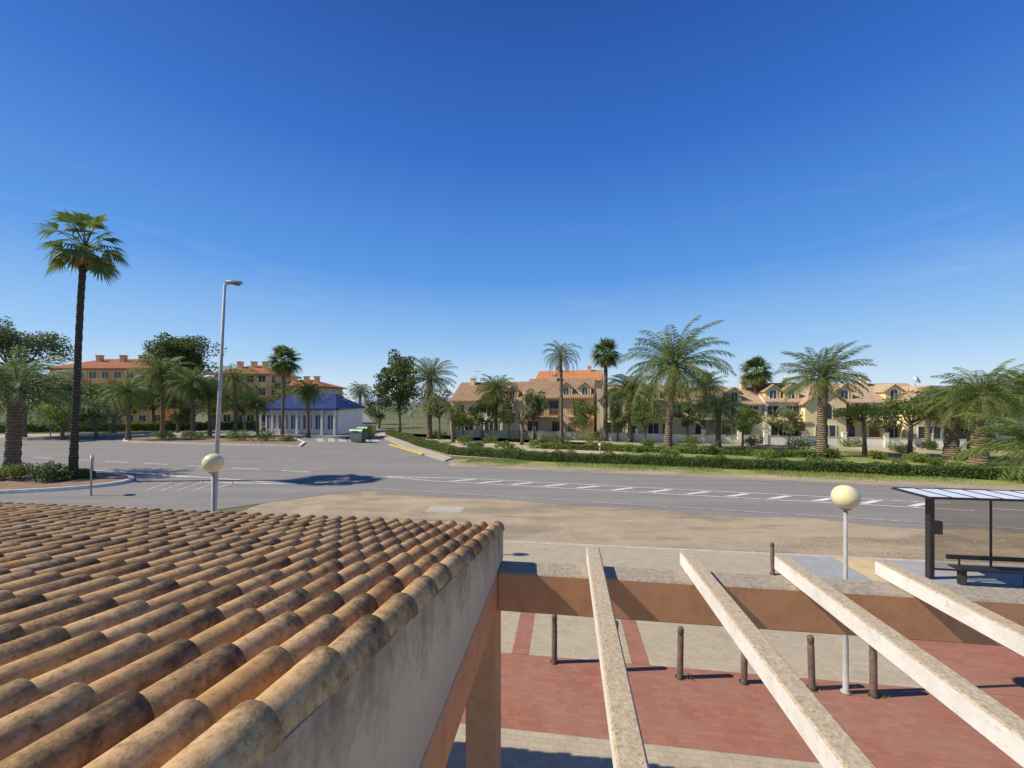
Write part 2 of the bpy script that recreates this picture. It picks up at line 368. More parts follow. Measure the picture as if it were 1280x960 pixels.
for k in range(6):
    m.add([at(396+k*14,552,-.119), at(405+k*14,552,-.119), at(404+k*13.6,548,-.119), at(396+k*13.6,548,-.119)], [(0,1,2,3)])
o = m.build('faded_markings', FAINT); o['kind'] = 'structure'
# verge, park, islands
poly('verge', [rp(-17,29.4,-.131), rp(130,29.4,-.131), rp(130,33,-.131), rp(-17,33,-.131)], DIRT)
gv = []
for k in range(40):
    t_ = -13+43*k/39; gv.append(rp(t_, 31.0+.3*math.sin(t_*.8)+.2*math.sin(t_*2.1)+uni(-.15,.15), -.127))
poly('grass_verge', gv+[rp(30,33.4,-.127), rp(-13,33.4,-.127)], GRASSG)
poly('park', [at(478,540,-.123), at(516,556,-.123), at(562,570,-.123), rp(0,33.4,-.123), rp(60,33.4,-.123), rp(70,54,-.123), rp(-36,54,-.123)], SAND)
poly('park_lawn', [rp(2,37,-.119), rp(40,36,-.119), rp(40,46,-.119), rp(20,50,-.119), rp(-2,48,-.119)], GRASSG)
pv = [at(482,541), at(520,558.5), at(566,573.5), at(556,577), at(510,562.5), at(474,545)]
slab('pavement', pv, -.15, -.02, PATHC)
# pavement with kerb on the left side of the side street
pv = [at(330,545.5), at(386,543), at(430,509.5), at(426,509.5), at(372,536), at(320,541)]
slab('pavement', pv, -.15, -.02, PATHC)
m = MB()
for k in range(6):
    x = 487 + k*7; y = 556.2 + k*2.1
    a, b = at(x,y,-.1), at(x+6.6,y+1.98,-.1); d = (b-a).normalized(); n = Vector((-d.y,d.x,0))*.13
    m.add([a-n, b-n, b+n, a+n]+[q+Vector((0,0,.13)) for q in (a-n,b-n,b+n,a+n)], [(4,5,6,7),(0,1,5,4),(1,2,6,5),(2,3,7,6),(3,0,4,7)])
o = m.build('yellow_kerb', YELK); o['kind'] = 'structure'
def ell(c, rx, ry, n=40, rot=0):
    return [Vector((c[0]+rx*math.cos(2*math.pi*k/n)*math.cos(rot)-ry*math.sin(2*math.pi*k/n)*math.sin(rot), c[1]+rx*math.cos(2*math.pi*k/n)*math.sin(rot)+ry*math.sin(2*math.pi*k/n)*math.cos(rot), 0)) for k in range(n)]
e = ell((-32.4,24.8), 8.4, 3.3)
slab('planter_kerb', e, -.15, .06, WHITEK); slab('planter_soil', inset(e,.3), -.14, .075, SOIL)
e = [at(154,549), at(300,545.5), at(368,548), at(382,554), at(376,558.5), at(300,557), at(154,553)]
slab('traffic_island_kerb', e, -.15, .04, WHITEK); slab('traffic_island_soil', inset(e,.5), -.14, .055, SOIL)
poly('far_pavement', [at(-300,547,-.117), at(160,541,-.117), at(318,537,-.117), at(318,540.5,-.117), at(160,545,-.117), at(-300,551,-.117)], PATHC)
# hills
for nm, x0, x1, Y, hs, sd in (('hills', -3600, -300, 4600, 120, 1), ('hills', 2300, 5200, 4200, 190, 5)):
    m = MB(); random.seed(sd); n = 60; vs = []
    for k in range(n+1):
        f = k/n; x = x0+(x1-x0)*f
        h = hs*(.35+.3*math.sin(f*9+sd)+.2*math.sin(f*23+sd)+.06*math.sin(f*61))*max(0,math.sin(math.pi*min(1,f*1.0)))**.6 + 8
        vs += [(x,Y,-1),(x,Y+500,max(6,h))]
    m.add(vs, [(2*k,2*k+2,2*k+3,2*k+1) for k in range(n)], smooth=True); o = m.build(nm, HILL); o['kind'] = 'structure'
random.seed(21)
# utility cover
t = thing('utility_cover', 'rectangular grey utility cover set in the dusty lot beyond the tiled roof', 'utility cover', at(557,637,-.139), BA)
m = MB(); m.bbox(-.85,.85,-.55,.55,0,.012,.004); m.build('frame', KERB, t)
m = MB(); m.bbox(-.78,.78,-.48,.48,.012,.022,.004); m.build('lid', PATHC, t)

# ------------------------------------------------------------------ tiled building in front
bl = B(-4.5,2.2)
bld = thing('tiled_building', 'near building wing with weathered barrel tile roof and stained white gable wall', 'building', bl, BA)
OFF = (-4.5, 2.2, 0)
SL = .168
def zpl(u): return 3.30 + SL*(4.91-u)
def tile(m, vc, u0, u1, r0, r1, conv=True, mi=0, dz=0.0, seg=12, yaw=0.0, roll=0.0):
    rings = 5; vs = []; fs = []; at_ = []; th = .011
    for lay in (0, 1):
        for i in range(rings):
            f = i/(rings-1); u = u0+(u1-u0)*f; r = r0+(r1-r0)*f - th*lay
            bz = zpl(u)+dz+.011*f; xc = vc + yaw*(f-.5)
            for j in range(seg+1):
                a = math.pi*j/seg
                if conv: p = (xc + r*math.cos(a), u, bz + r*1.2*math.sin(a) + roll*math.cos(a)*r)
                else: p = (xc + r*math.cos(a), u, bz + .075 - (r)*.75*math.sin(a))
                vs.append(p); at_.append(max(.001,f))
    n = seg+1; L = rings*n
    for i in range(rings-1):
        for j in range(seg):
            q = (i*n+j, i*n+j+1, (i+1)*n+j+1, (i+1)*n+j)
            fs.append(q); fs.append(tuple(x+L for x in q[::-1]))
    for i in (0, rings-1):
        for j in range(seg): fs.append((i*n+j, i*n+j+1, L+i*n+j+1, L+i*n+j))
    m.add(vs, fs, mi, True, at_)
PITCH = .196; EXPO = .33
rows = 18
m = MB(); mv = MB()
for c in range(48):
    vc = -.855 - PITCH*c
    for k in range(rows):
        u1 = 4.97 - EXPO*k + uni(-.010,.010) + (uni(-.02,.02) if k == 0 else 0); u0 = u1 - .405
        s = 1.15 if c == 0 else 1.0
        tile(mv if c == 0 else m, vc+uni(-.004,.004), u0, u1, .066*s, .078*s, True, 0, uni(-.003,.003), 12, uni(-.006,.006), uni(-.03,.03))
    for k in range(rows):
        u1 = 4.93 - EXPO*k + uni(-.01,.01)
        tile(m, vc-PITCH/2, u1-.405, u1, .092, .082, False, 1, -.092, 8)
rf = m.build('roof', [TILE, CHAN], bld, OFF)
mv.build('verge_tiles', [TILE, CHAN], bld, OFF)
m = MB()
v0, v1 = -10.4, -.97
m.add([(v0,-1.1,zpl(-1.1)-.09),(v1,-1.1,zpl(-1.1)-.09),(v1,4.86,zpl(4.86)-.09),(v0,4.86,zpl(4.86)-.09),(v0,-1.1,zpl(-1.1)-.2),(v1,-1.1,zpl(-1.1)-.2),(v1,4.86,zpl(4.86)-.2),(v0,4.86,zpl(4.86)-.2)],
      [(0,1,2,3),(7,6,5,4),(0,4,5,1),(2,6,7,3),(1,5,6,2),(3,7,4,0)])
m.build('roof_deck', ORANGE, bld, OFF)
m = MB(); gu = [-1.1+ (4.88+1.1)*k/12 for k in range(13)]
vs = []
for x in (-.97+.002, -.77):
    for u in gu: vs += [(x,u,2.972),(x,u,zpl(u)+.012)]
fs = []
for k in range(12):
    a = 2*k; b = 26+2*k
    fs += [(a,a+1,a+3,a+2),(b,b+2,b+3,b+1),(a+1,b+1,b+3,a+3),(a,a+2,b+2,b)]
fs += [(24,25,51,50),(0,26,27,1)]
m.add(vs, fs); m.build('gable_wall', GABLE, bld, OFF)
m = MB(); m.bbox(-.97,-.767,-1.1,4.86,2.55,2.97,.01); m.build('edge_beam', ORANGE, bld, OFF)
m = MB(); m.bbox(-1.125,-.775,4.40,4.752,0,2.548,.012); m.build('pillar', ORANGE, bld, OFF)
m = MB(); m.bbox(-10.2,-9.85,4.40,4.752,0,2.548,.012); m.build('pillar', ORANGE, bld, OFF)
m = MB(); m.bbox(-10.4,-.972,4.45,4.84,2.55,3.05,.01); m.build('eave_beam', ORANGE, bld, OFF)

# pergola
pl = B(2.4,4.6)
per = thing('pergola', 'pergola with orange stucco cross beam and white concrete rafters over the paving', 'pergola', pl, BA)
PO = (2.4,4.6,0)
m = MB(); m.bbox(-.766, 6.2, 4.44, 4.78, 2.55, 2.99, .015); m.build('cross_beam', ORANGE, per, PO)
for v in (.32, 1.40, 2.43, 3.46):
    m = MB(); m.bbox(v-.077, v+.077, -1.1, 4.93, 2.992, 3.155, .012); m.build('rafter', RAFT, per, PO)
m = MB(); m.bbox(5.7, 6.05, 4.435, 4.785, 0, 2.548, .012); m.build('pillar', ORANGE, per, PO)

# ------------------------------------------------------------------ street furniture
boll_labels = [
 'brown wooden bollard nearest the tiled building, standing left of the first white rafter',
 'brown wooden bollard mostly hidden behind the first white rafter',
 'brown wooden bollard standing clear between the first and second white rafters',
 'brown wooden bollard with its top hidden behind the second white rafter',
 'brown wooden bollard between the second white rafter and the globe lamp post',
 'brown wooden bollard just right of the globe lamp post base',
 'lone brown bollard beyond the cross beam at the edge of the dusty lot']
def bollard_mesh():
    m = MB(); m.lathe([(.056,-.05),(.056,.02),(.052,.03),(.052,.74),(.045,.75),(.045,.775),(.052,.785),(.052,.86),(.047,.885),(.03,.903),(.008,.908)], n=16); return m.mesh('post', WOOD)
bm_ = bollard_mesh(); m = MB(); m.lathe([(.08,0.0),(.08,.010),(.057,.014)], n=16); bcol = m.mesh('base_collar', DARKM)
b0 = None
for i, (x, y) in enumerate([(693,828),(770,838),(850,847),(930,853),(1015,861),(1092,870),(966,718)]):
    p = at(x, y, 0.0); p.z = .005
    if b0 is None:
        b0 = thing('bollard', boll_labels[0], 'bollard', p, 0, 'brown wooden bollards on the paving'); link('post', bm_, b0); link('base_collar', bcol, b0)
    else:
        o = copy_tree(b0); o.location = p; o.rotation_euler = (R(uni(-1,1)), R(uni(-1,1)), uni(0,6)); o['label'] = boll_labels[i]
def globe_lamp(p, h, r, label, prad=.04):
    t = thing('globe_lamp', label, 'street lamp', p, 0, 'globe lamps on thin posts')
    m = MB(); m.lathe([(prad*2.2,0),(prad*2.2,.02),(prad*1.25,.04),(prad*1.2,.9),(prad,.95),(prad*.85,h-r*1.05)], n=12); m.build('post', POLE, t)
    m = MB(); m.lathe([(prad,h-r*1.12),(r*.42,h-r*1.02),(r*.46,h-r*.86)], n=20); m.build('collar', POLE, t)
    m = MB(); prof = [(max(.003, r*math.sin(math.pi*k/18)), h-r*math.cos(math.pi*k/18)) for k in range(1, 19)]; m.lathe(prof, n=28); m.build('globe', GLOBE, t)
p = at(1057,866,0.0); p.z = .005
globe_lamp(p, 3.30, .2, 'cream globe lamp on a thin grey post rising beyond the cross beam at right', .034)
p = atY(266.5, 9.2, .005); globe_lamp(p, zz(579, 9.2), .215, 'cream globe lamp showing above the tile roof in front of the tall lamp post')
for px, py, gy, lab in ((514,546,518,'small white globe lamp by the park corner near the recycling bins'), (137,546,507,'small globe lamp among dark trees left of the tall lamp post'), (63,548,508,'small globe lamp among dark trees behind the leftmost palms'), (750,575,556,'small low globe lamp beside the hedge below the tall fan palm')):
    p = at(px, py); globe_lamp(p, zz(gy, p.y)-GZ, .3 if py < 560 else .16, lab, .05)
# tall street lamp
Yl = 12.4; base = atY(264.5, Yl, GZ); hl = zz(356, Yl)-GZ; lx = (281-264.5)/F*Yl
t = thing('street_lamp', 'tall grey street lamp with a flat head and a lower side lamp', 'street lamp', base)
m = MB(); m.lathe([(.16,0),(.16,.03),(.11,.05)], n=12); m.tube([(0,0,.03),(lx*.1,0,.9),(lx*.5,0,hl*.5),(lx,0,hl)], [.08,.075,.058,.036], 12); m.build('pole', POLE, t)
m = MB(); m.tube([(lx-.01,0,hl-.03),(lx+.1,0,hl+.03),(lx+.2,0,hl+.04)], .03, 8); m.build('arm', POLE, t)
def head(x0, x1, z, w, t):
    m = MB(); n = 9; vs = []
    s = 1 if x1 > x0 else -1
    for k in range(n):
        f = k/(n-1); x = x0+(x1-x0)*f; hw = w*(.35+.65*math.sin(math.pi*min(.92,.18+f*.72))); ht = .09*(.4+.6*math.sin(math.pi*min(.9,.2+f*.7)))
        for a in range(10):
            q = 2*math.pi*a/10; vs.append((x, hw*math.cos(q), z + ht*(math.sin(q) if math.sin(q) > 0 else math.sin(q)*.35)))
    fs = [(i*10+j, i*10+(j+1)%10, (i+1)*10+(j+1)%10, (i+1)*10+j) for i in range(n-1) for j in range(10)] + [tuple(range(10)), tuple(range(80,90))]
    m.add(vs, fs, 0, True); o = m.build('lamp_head', LAMPH, t)
    m = MB(); m.bbox(min(x0+.12*s*2,x1-.08*s), max(x0+.12*s*2,x1-.08*s), -w*.6, w*.6, z-.06, z-.035, .006); m.build('lens', PANE, o)
head(lx+.06, lx+.52, hl+.05, .14, t)
z2 = zz(472, Yl)-GZ; x2 = lx*.55
m = MB(); m.tube([(x2,0,z2-.1),(x2-.12,0,z2-.02),(x2-.2,0,z2)], .02, 8); m.build('side_arm', POLE, t); head(x2-.12, x2-.45, z2, .1, t)
# traffic sign seen nearly edge-on
p = atY(114, 21.6, -.12)
t = thing('traffic_sign', 'small round grey backed road sign turned edge on, beside the tallest palm', 'road sign', p, R(128))
hs = zz(569,p.y)-p.z
m = MB(); m.tube([(0,0,0),(0,0,hs)], .04, 8); m.build('post', STEEL, t)
m = MB(); m.lathe([(.32,-.012),(.32,.012)], n=24); o = m.build('sign_plate', STEEL, t, loc=(0,-.06,hs-.34)); o.rotation_euler = (R(90),0,0)
m = MB(); m.lathe([(.31,.0),(.31,.003)], n=24); o2 = m.build('sign_rim', SIGNR, o, loc=(0,0,.0125))
m = MB(); m.lathe([(.23,.0),(.23,.003)], n=24); m.build('sign_face', FRAMEW, o, loc=(0,0,.016))
# recycling bins
def bin_(px, py, mat, lid, label, w=1.7, h=1.75):
    p = at(px, py); t = thing('recycling_bin', label, 'bin', p, R(-20), 'recycling bins at the street corner')
    m = MB(); vs = []
    for z, a, b in ((.12,.40,.42),(.5,.47,.5),(1.25,.5,.55)): vs += [(-a*w,-b,z),(a*w,-b,z),(a*w,b,z),(-a*w,b,z)]
    m.add(vs, [(0,1,5,4),(1,2,6,5),(2,3,7,6),(3,0,4,7),(4,5,9,8),(5,6,10,9),(6,7,11,10),(7,4,8,11),(3,2,1,0),(8,9,10,11)]); m.build('body', mat, t)
    m = MB(); vs = []; n = 8
    for k in range(n+1):
        a = math.pi*k/n
        for x in (-.52*w,.52*w): vs.append((x,-.58*math.cos(a),1.255+.55*math.sin(a)))
    m.add(vs, [(2*k,2*k+1,2*k+3,2*k+2) for k in range(n)]+[tuple(range(0,2*n+2,2)), tuple(range(2*n+1,0,-2))], 0, False); m.build('lid', lid, t)
    m = MB(); m.bbox(-.25*w,.25*w,-.6,-.562,1.3,1.5,.01); m.build('slot', PANE, t)
    for sx in (-1,1):
        for sy in (-1,1):
            m = MB(); m.box(sx*.36*w-.06,sx*.36*w+.06,sy*.36-.06,sy*.36+.06,0,.12); m.build('foot', DARKM, t)
bin_(448,553,BINGY,BING,'grey recycling bin with green lid, nearest at the street corner',1.9)
bin_(455,549,BING,BING,'all green recycling bin behind the grey one')
bin_(461,546,BINY,BINY,'yellow recycling bin at the far end of the bin row')
# bus shelter
bs_o = B(11.4,12.3,.005)
t = thing('bus_shelter', 'dark framed bus shelter with white panelled roof and glass back at right edge', 'bus shelter', bs_o, BA)
SO = (11.4,12.3,0)
def sb(nm, mat, a, par=None, b=.006): m = MB(); m.bbox(*a, b); return m.build(nm, mat, par or t, SO)
sb('post', DARKM, (9.98,10.10,12.52,12.68,0,2.38)); sb('post', DARKM, (13.9,14.02,12.52,12.68,0,2.38))
m = MB()
v0, v1, u0, u1 = 9.35, 14.6, 11.75, 12.98
m.bbox(v0,v1,u0,u0+.05,2.38,2.44,.01); m.bbox(v0,v1,u1-.05,u1,2.38,2.44,.01); m.bbox(v0,v0+.06,u0+.05,u1-.05,2.38,2.44,.01); m.bbox(v1-.06,v1,u0+.05,u1-.05,2.38,2.44,.01)
nb = 9
for k in range(1, nb):
    x = v0+(v1-v0)*k/nb; m.bbox(x-.02,x+.02,u0+.05,u1-.05,2.39,2.436,.006)
rfm = m.build('roof_frame', DARKM, t, SO)
for k in range(nb):
    a = v0+(v1-v0)*k/nb; b = v0+(v1-v0)*(k+1)/nb
    m = MB(); m.bbox(a+.027,b-.027,u0+.052,u1-.052,2.395,2.425,.005); m.build('roof_panel', PANELW, rfm, SO)
for a, b in ((10.14,11.50),(11.54,12.7),(12.74,13.86)): sb('glass_panel', GLASS, (a,b,12.60,12.61,.3,2.3), None, .002)
for z in (.24,2.31): sb('rail', DARKM, (10.11,13.89,12.58,12.63,z,z+.045))
for a in (11.52,12.72): sb('mullion', DARKM, (a-.015,a+.015,12.58,12.63,.29,2.31), None, .004)
be = sb('bench', DARKM, (10.3,13.6,12.05,12.40,.45,.49))
for a in (10.5,12.05,13.3): sb('bench_leg', DARKM, (a-.02,a+.02,12.1,12.35,0,.45), be)
sb('bench_back', DARKM, (10.3,13.6,12.42,12.45,.62,.74), be)
for a in (10.6,13.3): sb('bench_bracket', DARKM, (a-.02,a+.02,12.40,12.43,.45,.62), be, .004)
sb('notice_box', DARKM, (10.102,10.30,12.52,12.66,1.25,1.6)); sb('lamp_arm', DARKM, (11.3,11.34,12.3,12.57,2.3,2.34), None, .004)

# ------------------------------------------------------------------ vegetation
def leaf(m, p, s, up=.35, mi=0):
    n = Vector((uni(-1,1), uni(-1,1), uni(-1,1)+up)).normalized()
    a = n.cross(Vector((uni(-1,1),uni(-1,1),uni(-1,1)))).normalized(); b = n.cross(a)
    l = s*uni(.7,1.3); w = l*uni(.4,.7)
    m.add([p-a*l*.5, p+b*w*.5+n*l*.08, p+a*l*.5, p-b*w*.5+n*l*.08], [(0,1,2,3)], mi)
def rdir():
    while True:
        v = Vector((uni(-1,1),uni(-1,1),uni(-1,1)))
        if .05 < v.length < 1: return v.normalized()
def clump(m, c, r, n, s, fl=.75):
    for _ in range(n):
        d = rdir(); q = r*(.35+.65*rnd()**.6); leaf(m, c+Vector((d.x*q, d.y*q, d.z*q*fl)), s)
def tree(name, label, px, Y, cz, rx, rz, mat, n=24, per=70, ls=.3, tr=.2, flat=False, cat='tree', bark=BARK, group=None, cr=.42):
    b = atY(px, Y, -.14); t = thing(name, label, cat, b, 0, group)
    cz -= b.z; m = MB(); tops = []; rx /= strf(px)**.6; per = int(per*1.7)
    for i in range(n):
        d = rdir()
        if flat: d.z = abs(d.z)*.9 - .3
        q = uni(.2,1.0)**.7; c = Vector((d.x*rx*q, d.y*rx*q, cz+d.z*rz*q)); rr = rx*cr*uni(.65,1.15)
        rr = min(rr, rz*.8)
        clump(m, c, rr, int(per*uni(.7,1.3)), ls, .6 if flat else .8); tops.append(c)
    m.build('crown', mat, t)
    m = MB(); fk = max(.5, cz-rz*.75); bend = uni(-.15,.15)
    m.tube([(0,0,-.1),(bend*.3,0,fk*.35),(bend,0,fk*.75),(bend,.05,fk)], [tr*1.35,tr,tr*.85,tr*.75], 9)
    random.shuffle(tops)
    for c in tops[:9]:
        a = Vector((bend,.05,fk*uni(.8,1))); mid = a.lerp(c,.5)+Vector((0,0,-.1*rz)); m.tube([a,mid,c],[tr*.5,tr*.3,tr*.08],6)
    m.build('trunk', bark, t); return t
def shrub(name, label, px, py, wpx, hpx, mat, z=GZ, cat='shrub', ls=.14, dens=1.0, Y=None):
    p = at(px, py) if Y is None else atY(px, Y); p.z = z; k = p.y/F; rx = wpx*k/2/strf(px)**.6; h = hpx*k
    t = thing(name, label, cat, p); m = MB()
    nc = 14
    for i in range(nc):
        a = uni(0,6.28); q = math.sqrt(rnd())*.75; c = Vector((math.cos(a)*rx*q, math.sin(a)*rx*q*.85, h*uni(.3,.8)*(1-q*.35)))
        clump(m, c, min(rx,h)*.42, int(80*dens), ls, .9)
    m.build('foliage', mat, t)
    m = MB()
    for i in range(5):
        a = i*1.256; m.tube([(0,0,-.03),(math.cos(a)*rx*.3,math.sin(a)*rx*.3,h*.35),(math.cos(a)*rx*.5,math.sin(a)*rx*.5,h*.62)],[.03,.02,.008],5)
    m.build('stem', BARK, t); return t
# palm crowns
def feather(nf, seed, e0, e1, droop, nl, lw=.016, ll=.27, mat=PALMG):
    random.seed(seed); m = MB()
    for i in range(nf):
        fr = i/(nf-1); az = i*2.39996+uni(-.2,.2); el = R(e0+(e1-e0)*fr**.85+uni(-6,6)); L = uni(.85,1.12)*(1 if fr > .12 else .85)
        p = Vector((math.cos(az)*.04, math.sin(az)*.04, .06*(1-fr))); pts = [p.copy()]; tg = []
        N = 10; e = el
        for k in range(N):
            d = Vector((math.cos(az)*math.cos(e), math.sin(az)*math.cos(e), math.sin(e))); tg.append(d)
            p = p+d*L/N; pts.append(p.copy()); e -= R(droop)*(.35+1.3*k/N)/N*uni(.8,1.2); e = max(e, R(-86))
        tg.append(tg[-1]); m.tube(pts, [.011*(1-.85*k/N) for k in range(N+1)], 3, False)
        side = Vector((-math.sin(az), math.cos(az), 0)); tw = uni(-.3,.3)
        for j in range(nl):
            s = .12+.88*j/(nl-1); x = s*N; k = min(N-1,int(x)); f = x-k; q = pts[k].lerp(pts[k+1], f); T = tg[k]
            up = T.cross(side)*-1
            if up.z < 0 and abs(e1) < 0: up = -up
            l = ll*(math.sin(math.pi*(.12+.80*s))**.6)*uni(.85,1.1)
            for sg in (-1,1):
                D = (T*uni(.6,.9) + side*sg*uni(.65,.85) + up*(uni(.1,.5)+tw*sg)).normalized()
                tip = q+D*l + Vector((0,0,-l*.18)); mid = q+D*l*.45
                m.add([q, mid+T*lw*.5, tip, mid-T*lw*.5], [(0,1,2,3)])
    return m.mesh('crown', mat)
def fan(nf, seed, e0, e1, mat, pet=.42, fl=.60, droopy=.2, spread=105, w0=.030, n=19):
    random.seed(seed); m = MB()
    for i in range(nf):
        fr = i/max(1,nf-1); az = i*2.39996+uni(-.25,.25); el = R(e0+(e1-e0)*fr**.9+uni(-8,8))
        d = Vector((math.cos(az)*math.cos(el), math.sin(az)*math.cos(el), math.sin(el))); side = Vector((-math.sin(az), math.cos(az), 0))
        pl_ = pet*uni(.75,1.25); hub = d*pl_; m.tube([d*.03, d*pl_*.6, hub], [.016,.011,.008], 3, False)
        d2 = (d+Vector((0,0,-.3))).normalized(); nrm = d2.cross(side)
        rl = uni(-.6,.6); side2 = (side*math.cos(rl)+nrm*math.sin(rl)).normalized()
        for j in range(n):
            a = R(-spread+2*spread*j/(n-1)); D = d2*math.cos(a)+side2*math.sin(a)
            l = fl*(.72+.28*math.cos(a))*uni(.9,1.1); mid = hub+D*l*.55; tip = hub+D*l*.95+Vector((0,0,-l*droopy*uni(.7,1.6)))
            w = nrm.cross(D).normalized()*w0
            m.add([hub, mid+w, tip, mid-w], [(0,1,2,3)])
    return m.mesh('crown', mat)
FE = {'arch': feather(52,1,82,-36,92,36,.018,.22), 'up': feather(48,2,84,-10,72,36,.018,.21), 'sparse': feather(34,3,80,-35,115,32,.017,.22), 'full': feather(66,4,82,-44,88,36,.018,.22),
      'big': feather(58,17,82,-36,80,40,.016,.20), 'grey': feather(48,5,84,-20,80,34,.018,.22,PALMD), 'young': feather(34,15,76,-8,100,40,.017,.21,PALMG)}
FA = {'tall': fan(32,6,86,-46,PALMT,.50,.50,.24,70,.030,14), 'fan': fan(34,6,86,-28,PALMT), 'fan2': fan(40,8,86,-40,PALMT)}
DEAD = fan(11,9,-34,-72,DEADF,.42,.42,.3,62,.030,12); DEADP = feather(12,12,-40,-70,40,24,.014,.18,DEADF)
random.seed(33)
def palm(kind, label, px, Y, cpy, rpx, tr, dead=None, dx=0.0, tmat=PTR, name=None, boss=True, group=None):
    b = atY(px, Y, -.14); fanp = kind in FA
    t = thing(name or ('fan_palm' if fanp else 'date_palm'), label, 'palm tree', b, 0, group)
    h = zz(cpy, Y)-b.z; Rr = rpx*Y/F/strf(px)**.75; x1 = dx*Y/F; m = MB(); n = max(8,int(h*3.2)); pts = []; rad = []
    tr /= strf(px)**.5
    for k in range(n+1):
        f = k/n; bow = math.sin(f*math.pi)*uni(-.01,.01)
        pts.append((x1*f**1.6+bow, .05*math.sin(f*5), h*f-.05))
        r = tr*(1.25-.35*min(1,f*5) if f < .2 else .9-.12*f)*(1+(.07 if k%2 else -.05))
        if boss and not fanp and f > .82: r *= 1+1.0*(f-.82)*2.5
        if fanp and f > .9: r *= 1.25
        rad.append(r)
    m.tube(pts, rad, 12); m.build('trunk', tmat, t)
    o = link('crown', (FE.get(kind) or FA.get(kind)), t, (x1,0,h)); o.scale = (Rr,Rr,Rr); o.rotation_euler = (R(uni(-4,4)),R(uni(-4,4)),uni(0,6.28))
    if dead:
        o = link('dead_fronds', DEAD if fanp else DEADP, t, (x1,0,h-.02*Rr)); o.scale = (Rr*dead,)*3; o.rotation_euler = (0,0,uni(0,6.28))
    return t
palm('tall', 'tallest fan palm with a slim dark trunk, standing on the white kerbed planter', 91, 25.2, 308, 64, .25, .72, 16, PTRG)
palm('grey', 'short stout date palm at the left edge of the photo', 14, 27.0, 490, 98, .55, None, 8)
palm('arch', 'date palm in front of the dark round pine, left of the tall street lamp', 203, 57, 466, 42, .34, .7)
palm('full', 'bushy date palm just left of the tall street lamp pole', 241, 56, 482, 40, .36, .7)
palm('arch', 'date palm below the red roofed block, left of the umbrella pine', 160, 52, 490, 36, .34, .6)
palm('up', 'short date palm squeezed between the tall street lamp and the bushy palm', 262, 58, 497, 28, .3)
palm('sparse', 'date palm right of the tall street lamp, before the ochre block', 294, 58, 474, 36, .30, .6)
palm('fan2', 'fan palm with a round crown standing above the blue roofed building', 353, 56, 452, 28, .26, .9, 2)
palm('arch', 'small date palm in front of the left end of the blue roofed building', 322, 58, 506, 22, .25)
palm('full', 'mid sized palm between the blue roofed building and the side street', 385, 58, 490, 23, .30, .7)
palm('arch', 'distant palm over the far end of the side street', 450, 92, 489, 17, .3, .7)
palm('sparse', 'little distant palm on the left side of the side street', 418, 84, 505, 15, .25)
palm('up', 'upright date palm beside the big leafy tree at the park corner', 537, 55, 474, 35, .36, .7)
palm('full', 'palm in front of the cream house at the left end of the row', 620, 57, 488, 28, .32, .8)
palm('sparse', 'small palm at the left end of the park near the hedge corner', 566, 50, 512, 20, .26)
palm('sparse', 'slender tall palm with a small drooping crown in front of the brick toned house', 702, 50, 444, 28, .24, .6, -1, PTR, None, False)
palm('fan2', 'tall fan palm with a dense narrow crown right of the slender drooping palm', 757, 52, 442, 24, .32, .9)
palm('arch', 'date palm with low arching fronds between the tall fan palm and the largest palm', 788, 51, 490, 40, .36, .7)
palm('big', 'largest date palm with a wide arching crown in the middle of the park', 835, 41.5, 458, 72, .42, .5, 8)
palm('up', 'mid sized date palm directly behind the short splayed palm', 880, 52, 485, 30, .32, .7)
palm('sparse', 'short date palm with splayed fronds right of the largest palm', 898, 43, 512, 42, .32)
palm('fan2', 'fan palm with shaggy head standing before the gap between two cream houses', 945, 53, 465, 27, .32, 1.0)
palm('up', 'thick trunked date palm with upright fronds in front of the white house', 1028, 37, 474, 62, .52, .6)
palm('sparse', 'small date palm behind and left of the stout thick trunked palm', 1160, 44, 508, 30, .34, .7)
palm('arch', 'stout date palm with a thick trunk right of the pruned trees', 1190, 35.5, 503, 54, .70, .7)
palm('big', 'broad date palm with a thick leaning trunk near the right edge', 1224, 31.8, 496, 74, .70, .6, 6)
palm('young', 'low palm at the right edge with long fronds hanging behind the bus shelter', 1300, 26.0, 566, 124, .36)
palm('full', 'date palm crown rising over the tiled houses at the right edge', 1288, 36.0, 488, 66, .45, .6)
# broadleaf trees
tree('leafy_tree', 'big leafy evergreen tree at the park corner beside the side street', 500, 57, 8.3, 3.0, 4.4, LEAFD, 44, 90, .34, .2)
tree('pine_tree', 'grey green pine with a broad rounded crown at the far left edge', 16, 58, 13.4, 7.6, 3.2, PINEL, 46, 110, .36, .36, False, cr=.30)
tree('pine_tree', 'dark rounded umbrella pine behind the palms left of the tall street lamp', 232, 76, 14.2, 6.6, 3.4, LEAFD, 46, 110, .46, .35, False, cr=.36)
tree('dark_tree', 'dark evergreen tree below the red roofed block at left', 95, 64, 5.4, 6.2, 3.0, LEAFD, 30, 100, .38, .25)
tree('dark_tree', 'dark spreading tree behind the short stout palm at left edge', 30, 58, 6.8, 6.2, 3.6, LEAFM, 32, 100, .38, .25)
tree('dark_tree', 'dark tree between the red roofed block and the umbrella pine', 142, 66, 5.4, 4.4, 3.0, LEAFM, 26, 100, .38, .25)
tree('dark_tree', 'low dark tree directly beneath the umbrella pine', 192, 72, 6.8, 4.6, 3.6, LEAFD, 28, 100, .38, .22)
tree('dark_tree', 'dark tree behind the tall street lamp pole', 268, 72, 6.2, 4.8, 3.6, LEAFM, 26, 100, .38, .22)
tree('dark_tree', 'dark bushy tree left of the blue roofed building', 306, 70, 5.4, 3.8, 3.0, LEAFD, 24, 90, .36, .22)
